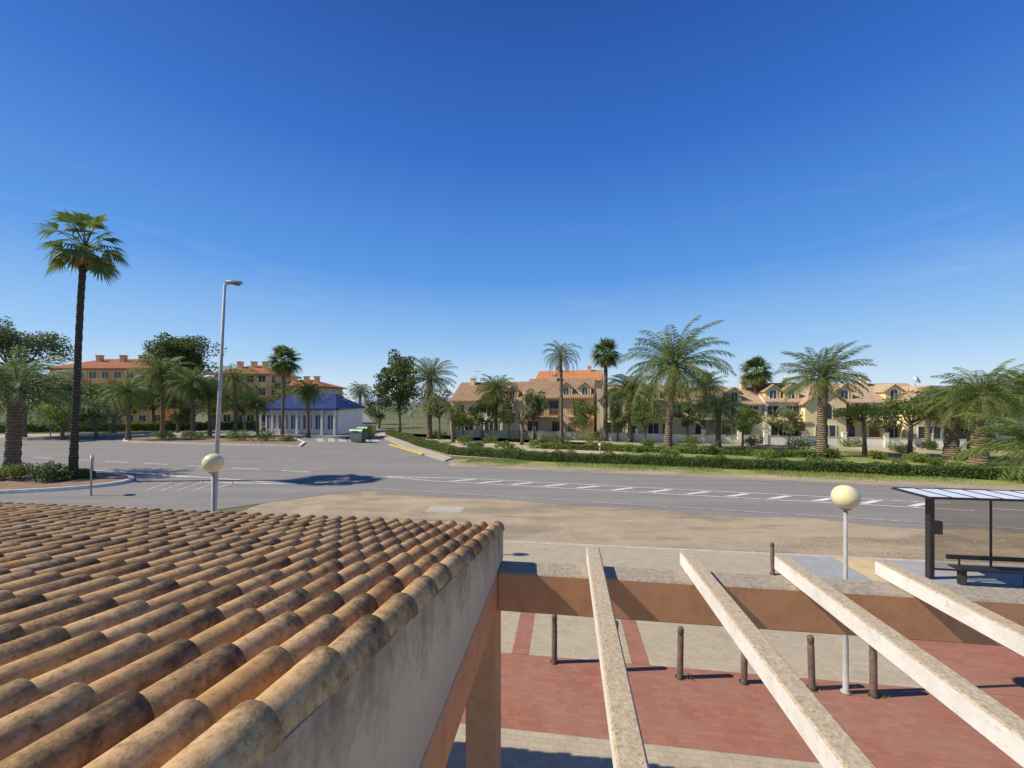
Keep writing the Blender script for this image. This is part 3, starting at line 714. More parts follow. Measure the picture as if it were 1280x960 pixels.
tree('dark_tree', 'low bushy bright tree beside the short stout palm at left', 78, 54, 3.2, 4.0, 2.0, LEAFY, 22, 90, .32, .2)
tree('dark_tree', 'low olive green tree in front of the red roofed block', 120, 56, 3.4, 3.6, 2.2, LEAFO, 22, 90, .32, .2)
tree('dark_tree', 'low dark tree between the two palms left of the tall street lamp', 222, 66, 4.2, 3.6, 2.8, LEAFD, 22, 90, .34, .2)
tree('dark_tree', 'tall green tree half hiding the lower ochre wing', 368, 80, 6.2, 4.2, 3.0, LEAFM, 24, 80, .38, .2)
tree('small_tree', 'leafy olive tree just right of the blue roofed building', 414, 66, 3.6, 2.6, 2.4, LEAFO, 22, 70, .28, .14)
tree('small_tree', 'olive grey tree between the upright palm and the cream house', 549, 54, 4.9, 2.6, 2.2, LEAFO, 24, 70, .28, .14)
tree('small_tree', 'small round green tree in front of the cream house', 603, 55, 3.6, 1.9, 1.7, LEAFM, 18, 60, .26, .12)
tree('small_tree', 'bright small tree in front of the arched windows of the cream house', 580, 53, 2.6, 1.7, 1.5, LEAFY, 18, 60, .24, .12)
tree('small_tree', 'dark small tree between the cream house and the pollarded bare tree', 636, 53, 3.6, 1.7, 2.0, LEAFD, 18, 60, .25, .12)
tree('small_tree', 'small dark tree in front of the brick toned house', 668, 54, 4.6, 1.8, 2.4, LEAFD, 20, 60, .26, .14)
tree('small_tree', 'round green tree between the slender palm and the tall fan palm', 728, 53, 3.4, 2.0, 1.8, LEAFM, 20, 60, .26, .12)
tree('small_tree', 'small tree below the low arching palm in mid park', 806, 47, 3.4, 1.8, 1.8, LEAFM, 18, 60, .24, .12)
tree('small_tree', 'bright small tree just left of the low arching palm', 772, 52, 2.8, 1.7, 1.5, LEAFY, 16, 60, .24, .12)
tree('small_tree', 'dark green tree just right of the largest palm trunk', 860, 50, 3.8, 1.8, 2.0, LEAFD, 18, 60, .26, .12)
tree('small_tree', 'bright green small tree right of the short splayed palm', 928, 46, 3.0, 2.0, 1.7, LEAFY, 20, 60, .24, .12)
tree('small_tree', 'dark rounded tree just right of the shaggy fan palm', 962, 51, 3.4, 1.9, 1.8, LEAFD, 18, 60, .26, .12)
tree('small_tree', 'olive tree in front of the white house beside the thick trunked palm', 985, 47, 2.9, 2.0, 1.5, LEAFO, 18, 60, .24, .13)
tree('small_tree', 'green tree right behind the thick trunked palm', 1050, 48, 3.4, 1.9, 1.6, LEAFM, 18, 60, .26, .13)
tree('pruned_tree', 'pruned flat topped tree on a bare trunk in front of the last cream house', 1081, 38, 4.0, 2.6, .9, LEAFY, 20, 50, .2, .17, True)
tree('small_tree', 'olive tree between the two pruned trees at right', 1108, 45, 3.4, 1.9, 1.6, LEAFO, 18, 60, .25, .13)
tree('pruned_tree', 'pruned round tree right of the flat topped pruned tree', 1137, 37, 4.4, 2.6, 1.7, LEAFM, 24, 60, .22, .17)
tree('dark_tree', 'dark tree behind the broad palm near the right edge', 1258, 46, 3.8, 4.4, 2.6, LEAFM, 26, 80, .3, .2)
tree('dark_tree', 'dark tree between the stout palm and the broad palm at right', 1207, 44, 3.4, 2.8, 2.2, LEAFD, 22, 70, .28, .18)
tree('leafy_tree', 'distant leafy tree on the right side of the side street', 474, 78, 4.8, 2.6, 3.8, LEAFD, 20, 70, .36, .2)
tree('dark_tree', 'distant dark tree on the left side of the side street', 408, 96, 5.2, 4.4, 2.6, LEAFM, 20, 60, .42, .2)
# pollarded bare tree
b = at(652,556); t = thing('bare_tree', 'nearly leafless pollarded tree left of the slender drooping palm', 'tree', b)
m = MB(); m.tube([(0,0,-.05),(.15,0,1.2),(-.1,0,2.6)],[.26,.2,.17],9)
for k in range(6):
    a = k*1.05; e = Vector((math.cos(a)*1.3,math.sin(a)*1.3,uni(3.9,5.6))); m.tube([(-.1,0,2.5),Vector((-.1,0,2.6)).lerp(e,.5)+Vector((0,0,-.2)),e],[.13,.10,.05],7)
    for j in range(3): m.tube([e,e+Vector((uni(-.5,.5),uni(-.5,.5),uni(.3,.9)))],[.04,.015],5)
m.build('trunk', BARK, t); m = MB()
for k in range(8): a = k*.8; clump(m, Vector((math.cos(a)*1.4,math.sin(a)*1.4,uni(4,5.6))), .5, 16, .2)
m.build('crown', LEAFO, t)
# shrubs
SH = [
 (700,557,32,13,LEAFM,'round shrub at the foot of the slender drooping palm'),
 (738,556,36,22,LEAFY,'bright bushy shrub at the foot of the tall fan palm'),
 (580,556,26,15,LEAFM,'rounded shrub at the left end of the park near the hedge corner'),
 (610,553,42,9,LEAFY,'wide low clipped shrub in front of the cream house'),
 (651,551,26,16,LEAFD,'dark shrub beside the pollarded bare tree'),
 (684,552,26,12,LEAFO,'greyish shrub left of the slender palm foot'),
 (770,549,32,15,LEAFD,'dark low shrub right of the tall fan palm foot'),
 (862,559,34,16,LEAFY,'bright green shrub right of the largest palm foot'),
 (812,560,28,13,LEAFM,'green shrub left of the largest palm foot'),
 (940,560,28,20,LEAFM,'upright shrub in front of the shaggy fan palm'),
 (972,553,42,11,LEAFY,'flat clipped shrub before the white house'),
 (1000,565,44,18,LEAFM,'dense shrub left of the thick trunked palm foot'),
 (1042,573,30,14,LEAFD,'dark shrub at the right foot of the thick trunked palm'),
 (1062,558,36,12,LEAFY,'low bright shrub behind the flat topped pruned tree'),
 (1125,565,32,13,LEAFM,'low shrub under the pruned round tree'),
 (1160,562,28,14,LEAFD,'dark shrub left of the stout thick trunked palm'),
 (550,548,30,14,LEAFY,'bright low shrub by the small globe lamp at the park corner'),
 (632,561,30,10,LEAFM,'low round shrub just behind the hedge below the cream house'),
 (720,549,26,13,LEAFM,'green ball shrub between the slender palm and the tall fan palm'),
 (790,565,26,10,LEAFY,'little bright shrub just behind the hedge below the low arching palm'),
 (890,568,32,12,LEAFD,'dark shrub at the foot of the short splayed palm'),
 (916,553,36,14,LEAFM,'green shrub before the white wall right of the splayed palm'),
 (1096,574,30,11,LEAFY,'bright low shrub just right of the flat topped tree trunk'),
 (1205,575,34,15,LEAFM,'green shrub between the two stout palm trunks at right'),
 (672,560,26,11,LEAFY,'clipped yellow green ball shrub just right of the pollarded bare tree foot'),
 (596,562,26,10,LEAFD,'dark little shrub tucked behind the hedge bend'),
 (755,563,24,11,LEAFM,'clipped ball shrub behind the hedge below the tall fan palm'),
 (838,570,26,11,LEAFY,'bright ball shrub directly in front of the largest palm trunk'),
 (956,572,34,13,LEAFY,'wide bright shrub behind the hedge left of the thick trunked palm'),
 (1020,580,24,10,LEAFM,'small ball shrub before the thick trunked palm foot'),
 (1145,578,34,13,LEAFY,'bright low shrub right of the pruned round tree trunk'),
 (1172,584,28,12,LEAFM,'small shrub behind the hedge below the stout thick trunked palm'),
]
for a in SH: shrub('shrub', a[5], a[0], a[1], a[2], a[3], a[4])
for px, Y, w, hh, mt, lab in ((20,25.2,70,20,LEAFM,'leafy shrub on the white kerbed planter at the left edge'), (62,24.6,72,22,LEAFD,'dark leafy shrub on the planter just left of the tallest palm'), (104,25.6,30,12,LEAFM,'small shrub on the planter beside the round road sign'), (-30,24.5,80,22,LEAFM,'leafy shrub on the planter cut by the photo edge')):
    shrub('shrub', lab, px, 0, w, hh, mt, .07, 'shrub', .16, 1.2, Y)
for px, py, w, hh, mt, lab in ((205,550,44,10,LEAFM,'low shrub at the left of the traffic island'), (240,551,44,12,LEAFY,'bright shrub on the traffic island left of the street lamp'), (300,552,42,13,LEAFM,'green shrub on the traffic island right of the street lamp'), (333,553,38,16,LEAFD,'dark shrub at the right end of the traffic island'), (360,553,28,9,LEAFO,'small olive shrub on the tip of the traffic island')):
    shrub('shrub', lab, px, py, w, hh, mt, .05, 'shrub', .16)
# hedges
def hedge(label, pts, w, h, mat, dens, ls=.13, name='hedge'):
    pts = [Vector((p.x,p.y,0)) for p in pts]; b = pts[0].copy(); b.z = -.14
    t = thing(name, label, 'hedge', b); m = MB(); core = MB()
    for a, c in zip(pts[:-1], pts[1:]):
        d = c-a; L = d.length; d.normalize(); n = Vector((-d.y,d.x,0))
        for _ in range(int(L*dens)):
            s = rnd()*L; k = rnd(); hv = h*(.90+.16*math.sin((s+a.x)*1.7)+.12*math.sin((s+a.y)*4.3))
            if k < .42: q = n*uni(-.5,.5)*w + Vector((0,0,hv*uni(.88,1.12)))
            else: q = n*(.5*w*(1 if rnd() < .3 else -1)*uni(.8,1.12)) + Vector((0,0,hv*uni(0.02,1)))
            leaf(m, a-b+d*s+q+Vector((0,0,-.14)), ls)
        a2 = a-b; c2 = c-b; ww = n*w*.4; z = Vector((0,0,h*.72)); g = Vector((0,0,-.02))
        core.add([a2-ww+g,c2-ww+g,c2+ww+g,a2+ww+g,a2-ww+z,c2-ww+z,c2+ww+z,a2+ww+z],[(4,5,6,7),(0,1,5,4),(1,2,6,5),(2,3,7,6),(3,0,4,7)])
    m.build('foliage', mat, t); core.build('inner_twigs', LEAFD, t)
hedge('long clipped green hedge along the road edge of the park', [at(486,544), at(522,556), at(566,568), rp(-6,34.2), rp(4,33.9), rp(14,33.7), rp(25.5,33.4)], 1.0, .8, HEDGEL, 420)
hedge('low clipped hedge crossing the park lawn behind the palms', [rp(-8,43), rp(6,42.5), rp(18,42)], .8, .6, LEAFY, 220, .16)
hedge('green hedge along the far pavement at left of the traffic island', [at(-120,542), at(60,540), at(180,538.5), at(318,536.5)], 1.8, 1.5, LEAFM, 260, .24)
# grass tufts
def stuff(o, label, cat): o['kind'] = 'stuff'; return tag(o, label, cat)
def blades(name, fn, n, hh, label, mat=GRASSB):
    m = MB()
    for _ in range(n):
        p = fn(); d = Vector((uni(-1,1),uni(-1,1),0)).normalized(); h = hh*uni(.4,1.3); w = hh*.12
        m.add([p-d*w, p+d*w, p+Vector((uni(-.5,.5)*h,uni(-.5,.5)*h,h))], [(0,1,2)])
    return stuff(m.build(name, mat), label, 'grass')
def verge_pt():
    while True:
        t = uni(-12.5,29); s = 33.2-abs(random.gauss(0,1.0))
        if s > 30.5 and math.sin(t*1.3)+math.sin(t*.47+1)+uni(-1,1.6) > 0: return rp(t,s,-.127)
blades('grass', verge_pt, 10000, .16, 'short patchy grass on the verge before the hedge')
blades('lawn_grass', lambda: rp(uni(0,38),uni(38,46),-.119), 7000, .16, 'short grass on the park lawn')
def wp():
    b = random.choice([(1057,866),(1092,870),(1015,861),(850,847)]); p = at(b[0],b[1],.004); w = 2.0 if b[0] == 1057 else 1
    return p+Vector((uni(.02,.22)*w,uni(-.1,.1),0))
blades('weeds', wp, 130, .06, 'tiny weeds in the paving by the bollards')
m = MB()
for _ in range(900):
    p = B(uni(-1,22), 14.1+abs(random.gauss(0,2.0)), -.139); s = uni(.012,.04)
    vs = [p+Vector((s*uni(.7,1.2)*math.cos(k*2.1+s), s*uni(.7,1.2)*math.sin(k*2.1+s), 0)) for k in range(3)]+[p+Vector((0,0,s*uni(.5,.9)))]
    m.add(vs, [(0,1,3),(1,2,3),(2,0,3)])
stuff(m.build('gravel', PATHC), 'scattered stones along the kerb of the dusty lot', 'gravel')
m = MB()
for _ in range(7500):
    x = uni(-420,420); Y = uni(170,230); hm = 4.2+2.4*math.sin(x*.11)+1.5*math.sin(x*.31+2)+1.2*math.sin(x*.83)
    if -.47 < x/Y < -.37 : hm = min(hm, 3)
    leaf(m, Vector((x,Y,hm*rnd()**.7)), uni(1.0,1.9))
stuff(m.build('far_wood', FARLEAF), 'far band of trees along the horizon behind the houses', 'trees')

# ------------------------------------------------------------------ buildings
_wc = {}
def win_meshes(w, h, fm, pm, arch=False, bars=1):
    key = (w, h, fm.name, pm.name, arch, bars)
    if key in _wc: return _wc[key]
    f = MB(); e = .11; g = MB()
    if not arch:
        f.box(-w/2-e,w/2+e,-.07,-.002,-e,0); f.box(-w/2-e,w/2+e,-.07,-.002,h,h+e); f.box(-w/2-e,-w/2,-.07,-.002,0,h); f.box(w/2,w/2+e,-.07,-.002,0,h)
        g.box(-w/2,w/2,-.03,-.002,0,h)
    else:
        n = 10; o_ = [(-w/2-e,0)]+[(-(w/2+e)*math.cos(math.pi*k/n), h-w/2+(w/2+e)*math.sin(math.pi*k/n)) for k in range(n+1)]+[(w/2+e,0)]
        i_ = [(-w/2,0)]+[(-(w/2)*math.cos(math.pi*k/n), h-w/2+(w/2)*math.sin(math.pi*k/n)) for k in range(n+1)]+[(w/2,0)]
        q = len(o_); vs = [(x,-.07,z) for x,z in o_]+[(x,-.07,z) for x,z in i_]+[(x,-.002,z) for x,z in o_]+[(x,-.002,z) for x,z in i_]
        fs = []
        for k in range(q-1): fs += [(k,k+1,q+k+1,q+k),(k,2*q+k,2*q+k+1,k+1),(q+k,q+k+1,3*q+k+1,3*q+k)]
        f.add(vs, fs); g.add([(x,-.03,z) for x,z in i_], [tuple(range(q))])
    for k in range(bars): x = -w/2+w*(k+1)/(bars+1); f.box(x-.035,x+.035,-.06,-.031,0,h-(0 if not arch else w*.12))
    r = (f.mesh('window', fm), g.mesh('pane', pm)); _wc[key] = r; return r
def window(par, x, y, z, w, h, fm=None, pm=None, arch=False, bars=1, rz=0):
    a, b = win_meshes(w, h, fm or FRAMEW, pm or PANE, arch, bars)
    o = link('window', a, par, (x,y,z)); o.rotation_euler = (0,0,rz); link('pane', b, o); return o
def gable_roof(m, x0, x1, y0, y1, ze, zr, ov=.4, th=.18):
    yc = (y0+y1)/2; sl = (zr-ze)/(yc-y0); a0 = y0-ov; a1 = y1+ov; zl = ze-sl*ov
    pr = [(a0,zl),(yc,zr),(a1,zl),(a1,zl+th),(yc,zr+th),(a0,zl+th)]
    vs = [(x0-.25,y,z) for y,z in pr]+[(x1+.25,y,z) for y,z in pr]
    m.add(vs, [(0,1,7,6),(1,2,8,7),(2,3,9,8),(3,4,10,9),(4,5,11,10),(5,0,6,11),(5,4,1,0),(4,3,2,1),(6,7,10,11),(7,8,9,10)])
def tpx(px, s):
    k = (px-640)/F; Y = s/(math.sin(-RA)*k+math.cos(RA)); return math.cos(RA)*k*Y - math.sin(-RA)*Y
def house(label, px0, px1, s, eave, ridge, depth, wm, rm, dormers, dm, spec):
    t0 = tpx(px0, s); w = tpx(px1, s)-t0
    t = thing('terraced_house', label, 'house', rp(t0, s, -.14), RA)
    m = MB(); ym = depth/2
    vs = [(0,0,0),(w,0,0),(w,depth,0),(0,depth,0),(0,0,eave),(w,0,eave),(w,depth,eave),(0,depth,eave),(0,ym,ridge-.02),(w,ym,ridge-.02)]
    m.add(vs, [(0,1,5,4),(2,3,7,6),(1,2,6,9,5),(3,0,4,8,7)]); m.build('wall', wm, t)
    m = MB(); gable_roof(m, .26, w-.26, 0, depth, eave, ridge, .45); ro = m.build('roof', rm, t)
    sl = (ridge-eave)/ym
    for f in spec.get('chim', ()):
        m = MB(); x = f*w; m.box(x-.35,x+.35,ym-.9,ym-.3,ridge-1,ridge+.75); m.box(x-.45,x+.45,ym-1.0,ym-.2,ridge+.75,ridge+.87); m.box(x-.25,x+.25,ym-.8,ym-.4,ridge+.87,ridge+1.1); m.build('chimney', wm, ro)
    for f in dormers:
        x = f*w; dw = .85; zb = eave+.3; y0 = .35; hh = 1.55
        yb = y0+ (hh+.8)/sl*1.0; yb = min(yb, ym)
        m = MB(); zt = zb+hh
        m.add([(x-dw,y0,zb-.5),(x+dw,y0,zb-.5),(x+dw,y0,zt-.55),(x,y0,zt+.15),(x-dw,y0,zt-.55),(x-dw,yb,zb-.5),(x+dw,yb,zb-.5),(x+dw,yb,zt-.55),(x,yb,zt+.15),(x-dw,yb,zt-.55)],
              [(0,1,2,3,4),(0,4,9,5),(1,6,7,2)]); do = m.build('dormer', dm, t)
        m = MB(); e = .2; dz = .7/dw*e
        for sg in (-1,1):
            p = [(x,y0-.25,zt+.16),(x+sg*(dw+e),y0-.25,zt-.54-dz),(x+sg*(dw+e),yb+.1,zt-.54-dz),(x,yb+.1,zt+.16)]
            m.add(p+[(a,b,c+.14) for a,b,c in p], [(0,1,2,3),(4,7,6,5),(0,4,5,1),(1,5,6,2),(2,6,7,3),(3,7,4,0)])
        m.build('dormer_roof', rm, do); window(do, x, y0, zb-.05, .75, 1.2, FRAMEW, PANE, True, 1)
    for f, ww, we, wr, mt in spec.get('wing', ()):      # projecting gabled front
        x = f*w; a, b = x-ww/2, x+ww/2; pj = -1.4; bk = 3.2
        m = MB(); m.add([(a,pj,0),(b,pj,0),(b,pj,we),(x,pj,wr),(a,pj,we),(a,-.003,0),(b,-.003,0),(b,bk,we),(x,bk,wr),(a,bk,we),(a,-.003,we),(b,-.003,we)],
                        [(0,1,2,3,4),(0,4,10,5),(1,6,11,2)]); wg = m.build('gabled_front', mt, t)
        m = MB(); e = .35; dz = (wr-we)/(ww/2)*e
        for sg in (-1,1):
            p = [(x,pj-.35,wr+.02),(x+sg*(ww/2+e),pj-.35,we-dz+.02),(x+sg*(ww/2+e),bk,we-dz+.02),(x,bk,wr+.02)]
            m.add(p+[(q[0],q[1],q[2]+.16) for q in p], [(0,1,2,3),(4,7,6,5),(0,4,5,1),(1,5,6,2),(2,6,7,3),(3,7,4,0)])
        m.build('front_roof', rm, wg); window(wg, x, pj, 3.1, 1.3, 1.9, FRAMEW, PANE, True, 1); window(wg, x, pj, .6, 2.0, 1.7, FRAMEW, PANE, False, 2)
    for f, z, ww, hh in spec.get('win', ()): window(t, f*w, 0, z, ww, hh, spec.get('fm', FRAMEW), PANE, False, 1 if ww < 1.6 else 2)
    for f, z, ww, hh in spec.get('arch', ()): window(t, f*w, 0, z, ww, hh, FRAMEW, PANE, True, 1)
    for f in spec.get('door', ()):
        m = MB(); m.box(f*w-.5,f*w+.5,-.05,-.002,.02,2.15); d = m.build('door', FRAMEB, t)
        m = MB(); m.box(f*w+.34,f*w+.4,-.1,-.052,1.0,1.12); m.build('handle', STEEL, d)
    for f, z, ww in spec.get('balc', ()):
        m = MB(); m.box(f*w-ww/2,f*w+ww/2,-1.1,-.003,z-.18,z); b_ = m.build('balcony', wm, t)
        m = MB(); m.box(f*w-ww/2,f*w+ww/2,-1.08,-1.02,z+.92,z+1.0)
        for sx in (f*w-ww/2, f*w+ww/2-.06): m.box(sx,sx+.06,-1.02,-.01,z+.92,z+1.0)
        n = int(ww/.22)
        for k in range(n+1): x = f*w-ww/2+.03+(ww-.06)*k/n; m.box(x-.025,x+.025,-1.075,-1.025,z,z+.92)
        m.build('railing', spec.get('rail', FRAMEB), b_)
    for f, z, ww, hh in spec.get('awn', ()):
        m = MB(); m.add([(f*w-ww/2,-.01,z+hh),(f*w+ww/2,-.01,z+hh),(f*w+ww/2,-1.5,z),(f*w-ww/2,-1.5,z)],[(0,1,2,3)]); m.box(f*w-ww/2,f*w+ww/2,-1.55,-1.5,z-.2,z+.02); m.build('porch_roof', rm, t)
    return t, w
house('cream house with brown tiles at the left end of the terrace behind the park', 563, 653, 58, 5.4, 8.2, 9, CREAM, ROOFB, (.86,), YELLOW,
      dict(win=((.15,3.2,1.2,1.4),(.42,3.2,1.2,1.4),(.82,3.2,1.2,1.8)), arch=((.10,.5,1.3,2.2),(.27,.5,1.3,2.2)), door=(.42,), chim=(.2,), wing=((.62,3.4,5.2,6.6,CREAM),), awn=((.18,2.7,3.6,.7),)))
house('brick toned house with wooden balconies in the middle left of the terrace', 653.5, 742, 57.6, 5.8, 8.6, 9.5, BRICKW, ROOFB, (.62,.88), YELLOW,
      dict(win=((.15,.7,1.4,1.5),(.5,.7,1.4,1.5),(.2,3.3,1.4,1.9),(.45,3.3,1.2,1.9),(.8,3.3,1.4,1.9)), door=(.7,), chim=(.4,), balc=((.3,3.1,4.5),(.8,3.1,3.2)), fm=FRAMEB))
house('yellow house with arched dormers behind the low arching palm', 752, 862, 57.5, 5.2, 7.4, 9, PALEY, ROOFB, (.60,.80), YELLOW,
      dict(win=((.35,.7,1.3,1.5),(.6,.7,1.3,1.5),(.42,3.2,1.3,1.5),(.62,3.2,1.3,1.5),(.85,3.2,1.3,1.5)), door=(.75,), balc=((.7,3.0,3.5),), chim=(.3,), wing=((.16,4.0,5.4,7.0,CREAM),)))
house('cream house mostly hidden behind the short splayed palm', 862.5, 955, 57.2, 4.9, 7.0, 9, CREAM, ROOFP, (.62,), PALEY,
      dict(win=((.15,.7,1.3,1.5),(.75,.7,1.3,1.5),(.2,3.1,1.3,1.5),(.55,3.1,1.3,1.5),(.85,3.1,1.3,1.5)), door=(.5,), chim=(.85,), balc=((.3,3.0,4.0),), rail=FRAMEW))
house('white house with two yellow dormers and a gabled front behind the thick trunked palm', 955.5, 1045, 57, 5.2, 7.5, 9, WHITE, ROOFP, (.14,.40), YELLOW,
      dict(win=((.12,3.1,1.2,1.5),(.4,3.1,1.4,1.5)), arch=((.2,.5,1.6,2.1),(.38,.5,1.6,2.1)), door=(.55,), awn=((.28,2.7,5.0,.7),), chim=(.5,), wing=((.78,4.2,5.0,6.7,PALEY),)))
house('cream house with roof balcony and satellite dish at the right end of the terrace', 1045.5, 1168, 56.8, 5.1, 7.3, 9, CREAM, ROOFP, (.10,.62), YELLOW,
      dict(win=((.1,3.1,1.2,1.5),(.3,3.1,2.0,1.9),(.6,3.1,1.4,1.5),(.12,.7,1.4,1.5),(.6,.7,1.4,1.5)), door=(.4,), balc=((.36,3.0,4),), chim=(.48,), rail=FRAMEW, wing=((.86,4.4,5.0,6.8,PALEY),)))
house('low stone coloured house half hidden behind the stout palms at right', 1172, 1300, 57, 4.6, 6.4, 9, STONEW, ROOFP, (.3,), OCHRE,
      dict(win=((.2,.8,1.4,1.5),(.5,.8,1.4,1.5),(.8,.8,1.4,1.5),(.3,3.0,1.2,1.2)), door=(.35,)))
house('taller building with bright orange roof rising behind the brick toned house', 668, 752, 76, 9.2, 11.3, 10, BRICKW, ROOFO, (), OCHRE,
      dict(win=((.2,6.6,1.4,1.4),(.5,6.6,1.4,1.4),(.8,6.6,1.4,1.4)), chim=(.3,.8)))
# satellite dish and antennas
p = rp(tpx(1144,61), 61, 7.0); t = thing('satellite_dish', 'white satellite dish on the ridge of the right end house', 'satellite dish', p)
m = MB(); m.tube([(0,0,-.4),(0,0,.7)],.04,6); m.build('mast', STEEL, t)
m = MB(); m.lathe([(.02,0),(.3,.04),(.5,.12),(.52,.13)], n=18); o = m.build('dish', FRAMEW, t, loc=(0,-.1,.7)); o.rotation_euler = (R(62),0,R(20))
for px, s, z, lab in ((596,62,8.1,'thin television aerial on the left cream house roof'), (1060,61,7.2,'thin television aerial above the balcony house'), (840,62,7.3,'thin television aerial above the yellow house')):
    t = thing('aerial', lab, 'antenna', rp(tpx(px,s),s,z)); m = MB(); m.tube([(0,0,-.3),(0,0,2.0)],.035,5); m.build('mast', STEEL, t)
    m = MB(); m.tube([(-.6,0,1.9),(.6,0,1.9)],.025,5)
    for k in range(6): m.tube([(-.5+k*.2,-.3,1.9),(-.5+k*.2,.3,1.9)],.018,4)
    m.build('boom', STEEL, t)
# garden walls
for i, (a, b, mt, lab) in enumerate(((566,740,STONEW,'low stone garden wall in front of the left houses'), (756,950,WHITE,'low white garden wall in front of the middle houses'), (958,1210,WHITE,'low white garden wall in front of the right houses'))):
    t0 = tpx(a,54); w = tpx(b,54)-t0; t = thing('garden_wall', lab, 'wall', rp(t0,54.2,-.14), RA)
    m = MB(); m.box(0,w,0,.2,0,1.0); m.build('wall', mt, t); m = MB(); m.box(-.03,w+.03,-.04,.24,1.0,1.08); m.build('coping', KERB, t)
    x = 0
    while x <= w: m = MB(); m.box(x-.2,x+.2,-.1,.3,0,1.55); m.box(x-.24,x+.24,-.14,.34,1.55,1.63); m.build('pier', mt, t); x += max(4, w/8)
# apartment blocks at left
def block(label, px0, px1, Y, eave, ridge, depth, wm, rm, floors, nx, rz=0, balc=True, pm=None, name='apartment_block'):
    b = atY(px0, Y, -.14); w = (px1-px0)/F*Y; t = thing(name, label, 'building', b, rz)
    m = MB(); m.box(0,w,0,depth,0,eave); m.build('wall', wm, t)
    m = MB(); o = .7; i = depth*.45; vs = [(-o,-o,eave),(w+o,-o,eave),(w+o,depth+o,eave),(-o,depth+o,eave),(i,depth/2,ridge),(w-i,depth/2,ridge)]
    vs += [(x,y,z-.25) for x,y,z in vs[:4]]
    m.add(vs, [(0,1,5,4),(1,2,5),(2,3,4,5),(3,0,4),(0,6,7,1),(1,7,8,2),(2,8,9,3),(3,9,6,0),(9,8,7,6)]); ro = m.build('roof', rm, t)
    for f in (.3,.55,.75):
        m = MB(); x = w*f; m.box(x-.5,x+.5,depth*.35-.4,depth*.35+.4,eave+.4,ridge+.5); m.box(x-.62,x+.62,depth*.35-.52,depth*.35+.52,ridge+.5,ridge+.65); m.build('chimney', wm, ro)
    fh = eave/floors
    for k in range(floors):
        for j in range(nx):
            x = w*(j+.5)/nx; window(t, x, 0, k*fh+.9, 1.5, 1.5, FRAMEW, pm or PANE)
        if balc and k:
            for j in range(0,nx,2):
                x = w*(j+.5)/nx; m = MB(); m.box(x-1.5,x+1.5,-1.2,-.003,k*fh-.15,k*fh+.02); m.box(x-1.5,x+1.5,-1.2,-1.1,k*fh+.02,k*fh+.95); m.build('balcony', wm, t)
    for k in range(floors):
        for q in range(3): window(t, w, depth*(q+.5)/3, k*fh+.9, 1.4, 1.5, FRAMEW, PANE, False, 1, R(90))
    return t
block('orange apartment block with red tiled hip roof at far left', 62, 186, 84, 12.2, 14.8, 12, ORW, ROOFR, 4, 8)
block('ochre apartment block with red tiled roof behind the tall street lamp', 262, 335, 86, 11.2, 13.6, 12, OCHRE, ROOFR, 4, 5)
block('lower ochre wing stepping down right of the street lamp', 336, 402, 88, 8.6, 10.4, 11, OCHRE, ROOFR, 3, 5)
# blue roofed building
b = atY(332, 64, -.14); w = 96/F*64
t = thing('blue_roofed_building', 'white low building with glazed front under a dark blue roof', 'building', b, R(-6))
m = MB(); m.box(0,w,0,8,0,4.2); m.build('wall', LOWW, t)
m = MB(); o_ = .5; m.add([(-o_,-o_-1,4.1),(w+o_,-o_-1,4.1),(w+o_,8+o_,4.1),(-o_,8+o_,4.1),(2.5,3.6,6.5),(w-2.5,3.6,6.5),(-o_,-o_-1,3.85),(w+o_,-o_-1,3.85)],[(0,1,5,4),(1,2,5),(2,3,4,5),(3,0,4),(0,6,7,1),(6,3,2,7)]); m.build('roof', ROOFBLUE, t)
for j in range(6): window(t, w*(j+.5)/6, 0, .8, 1.5, 2.2, FRAMEW, PANEB, False, 2)
for j in range(7):
    m = MB(); x = w*j/6; m.box(x-.16,x+.16,-1.3,-1.02,0,3.85); m.build('column', FRAMEW, t)

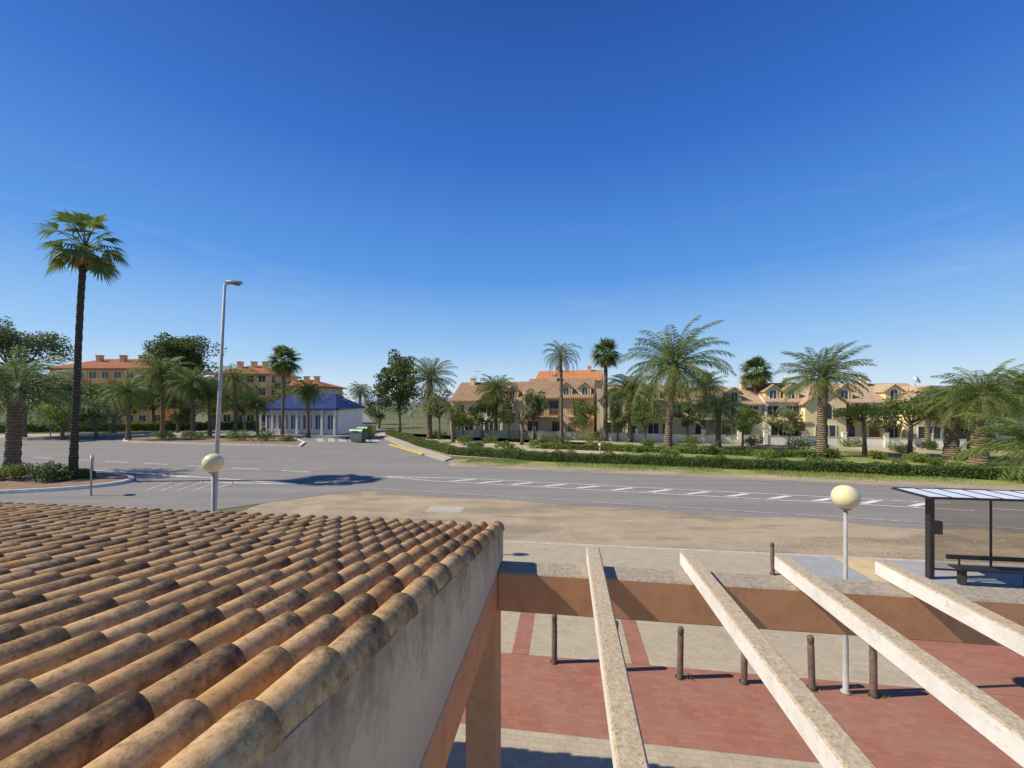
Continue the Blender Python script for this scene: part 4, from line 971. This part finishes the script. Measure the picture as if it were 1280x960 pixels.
# ------------------------------------------------------------------ light, sky, camera
el = R(44); az = Vector((-.998,-.055,0)).normalized(); sun_dir = Vector((az.x*math.cos(el), az.y*math.cos(el), math.sin(el)))
L = bpy.data.lights.new('sun', 'SUN'); L.energy = 5.0; L.angle = R(.5); L.color = (1,.93,.81)
lo = bpy.data.objects.new('sun', L); C.objects.link(lo); lo.rotation_euler = (-sun_dir).to_track_quat('-Z','Y').to_euler(); lo.location = (-20,0,30)
W = bpy.data.worlds.new('World'); S.world = W; W.use_nodes = True; nt = W.node_tree; bg = nt.nodes['Background']
sky = nt.nodes.new('ShaderNodeTexSky'); sky.sky_type = 'NISHITA'; sky.sun_disc = False; sky.sun_elevation = el; sky.sun_rotation = math.atan2(az.x, az.y) % (2*math.pi)
sky.air_density = 1.0; sky.dust_density = .2; sky.ozone_density = 2.0; sky.altitude = 0
g = nd(nt, 'TexCoord').outputs['Generated']
sx = nd(nt, 'SeparateXYZ'); nt.links.new(g, sx.inputs[0])
cr_ = nd(nt, 'ValToRGB'); nt.links.new(sx.outputs[2], cr_.inputs[0]); E = cr_.color_ramp.elements
stops = [(0.0,(.72,.83,.93)),(.05,(.56,.75,.95)),(.13,(.32,.58,.93)),(.29,(.10,.33,.84)),(.52,(.030,.165,.62)),(.71,(.0135,.085,.41)),(1.0,(.009,.055,.29))]
E[0].position, E[0].color = stops[0][0], col(stops[0][1]); E[1].position, E[1].color = stops[-1][0], col(stops[-1][1])
for p_, c_ in stops[1:-1]:
    q = E.new(p_); q.color = col(c_)
vm = nd(nt, 'VectorMath', _operation='SCALE'); vm.inputs['Scale'].default_value = 10.0; nt.links.new(cr_.outputs[0], vm.inputs[0])
c = mix(nt, .85, sky.outputs[0], vm.outputs[0])
mp = mapping(nt, g, (1.6,1.6,9), (.12,.25,.5)); n = noise(nt, mp, 1.9, 9, .62)
low = ramp(nt, sx.outputs[2], .42, .2)
f = math_(nt, 'MULTIPLY', math_(nt, 'MULTIPLY', ramp(nt, n, .54, .8), .22), low)
c = mix(nt, f, c, (6.5,7.5,8.8))
nt.links.new(c, bg.inputs['Color']); bg.inputs['Strength'].default_value = .10
cam = bpy.data.cameras.new('camera'); co = bpy.data.objects.new('camera', cam); C.objects.link(co); S.camera = co
co.location = (0,0,H); co.rotation_euler = (R(90),0,0); cam.sensor_width = 36; cam.lens = 500/1280*36; cam.shift_y = (HY-480)/1280
cam.clip_start = .05; cam.clip_end = 12000
S.view_settings.view_transform = 'Standard'; S.view_settings.look = 'None'; S.view_settings.exposure = 0
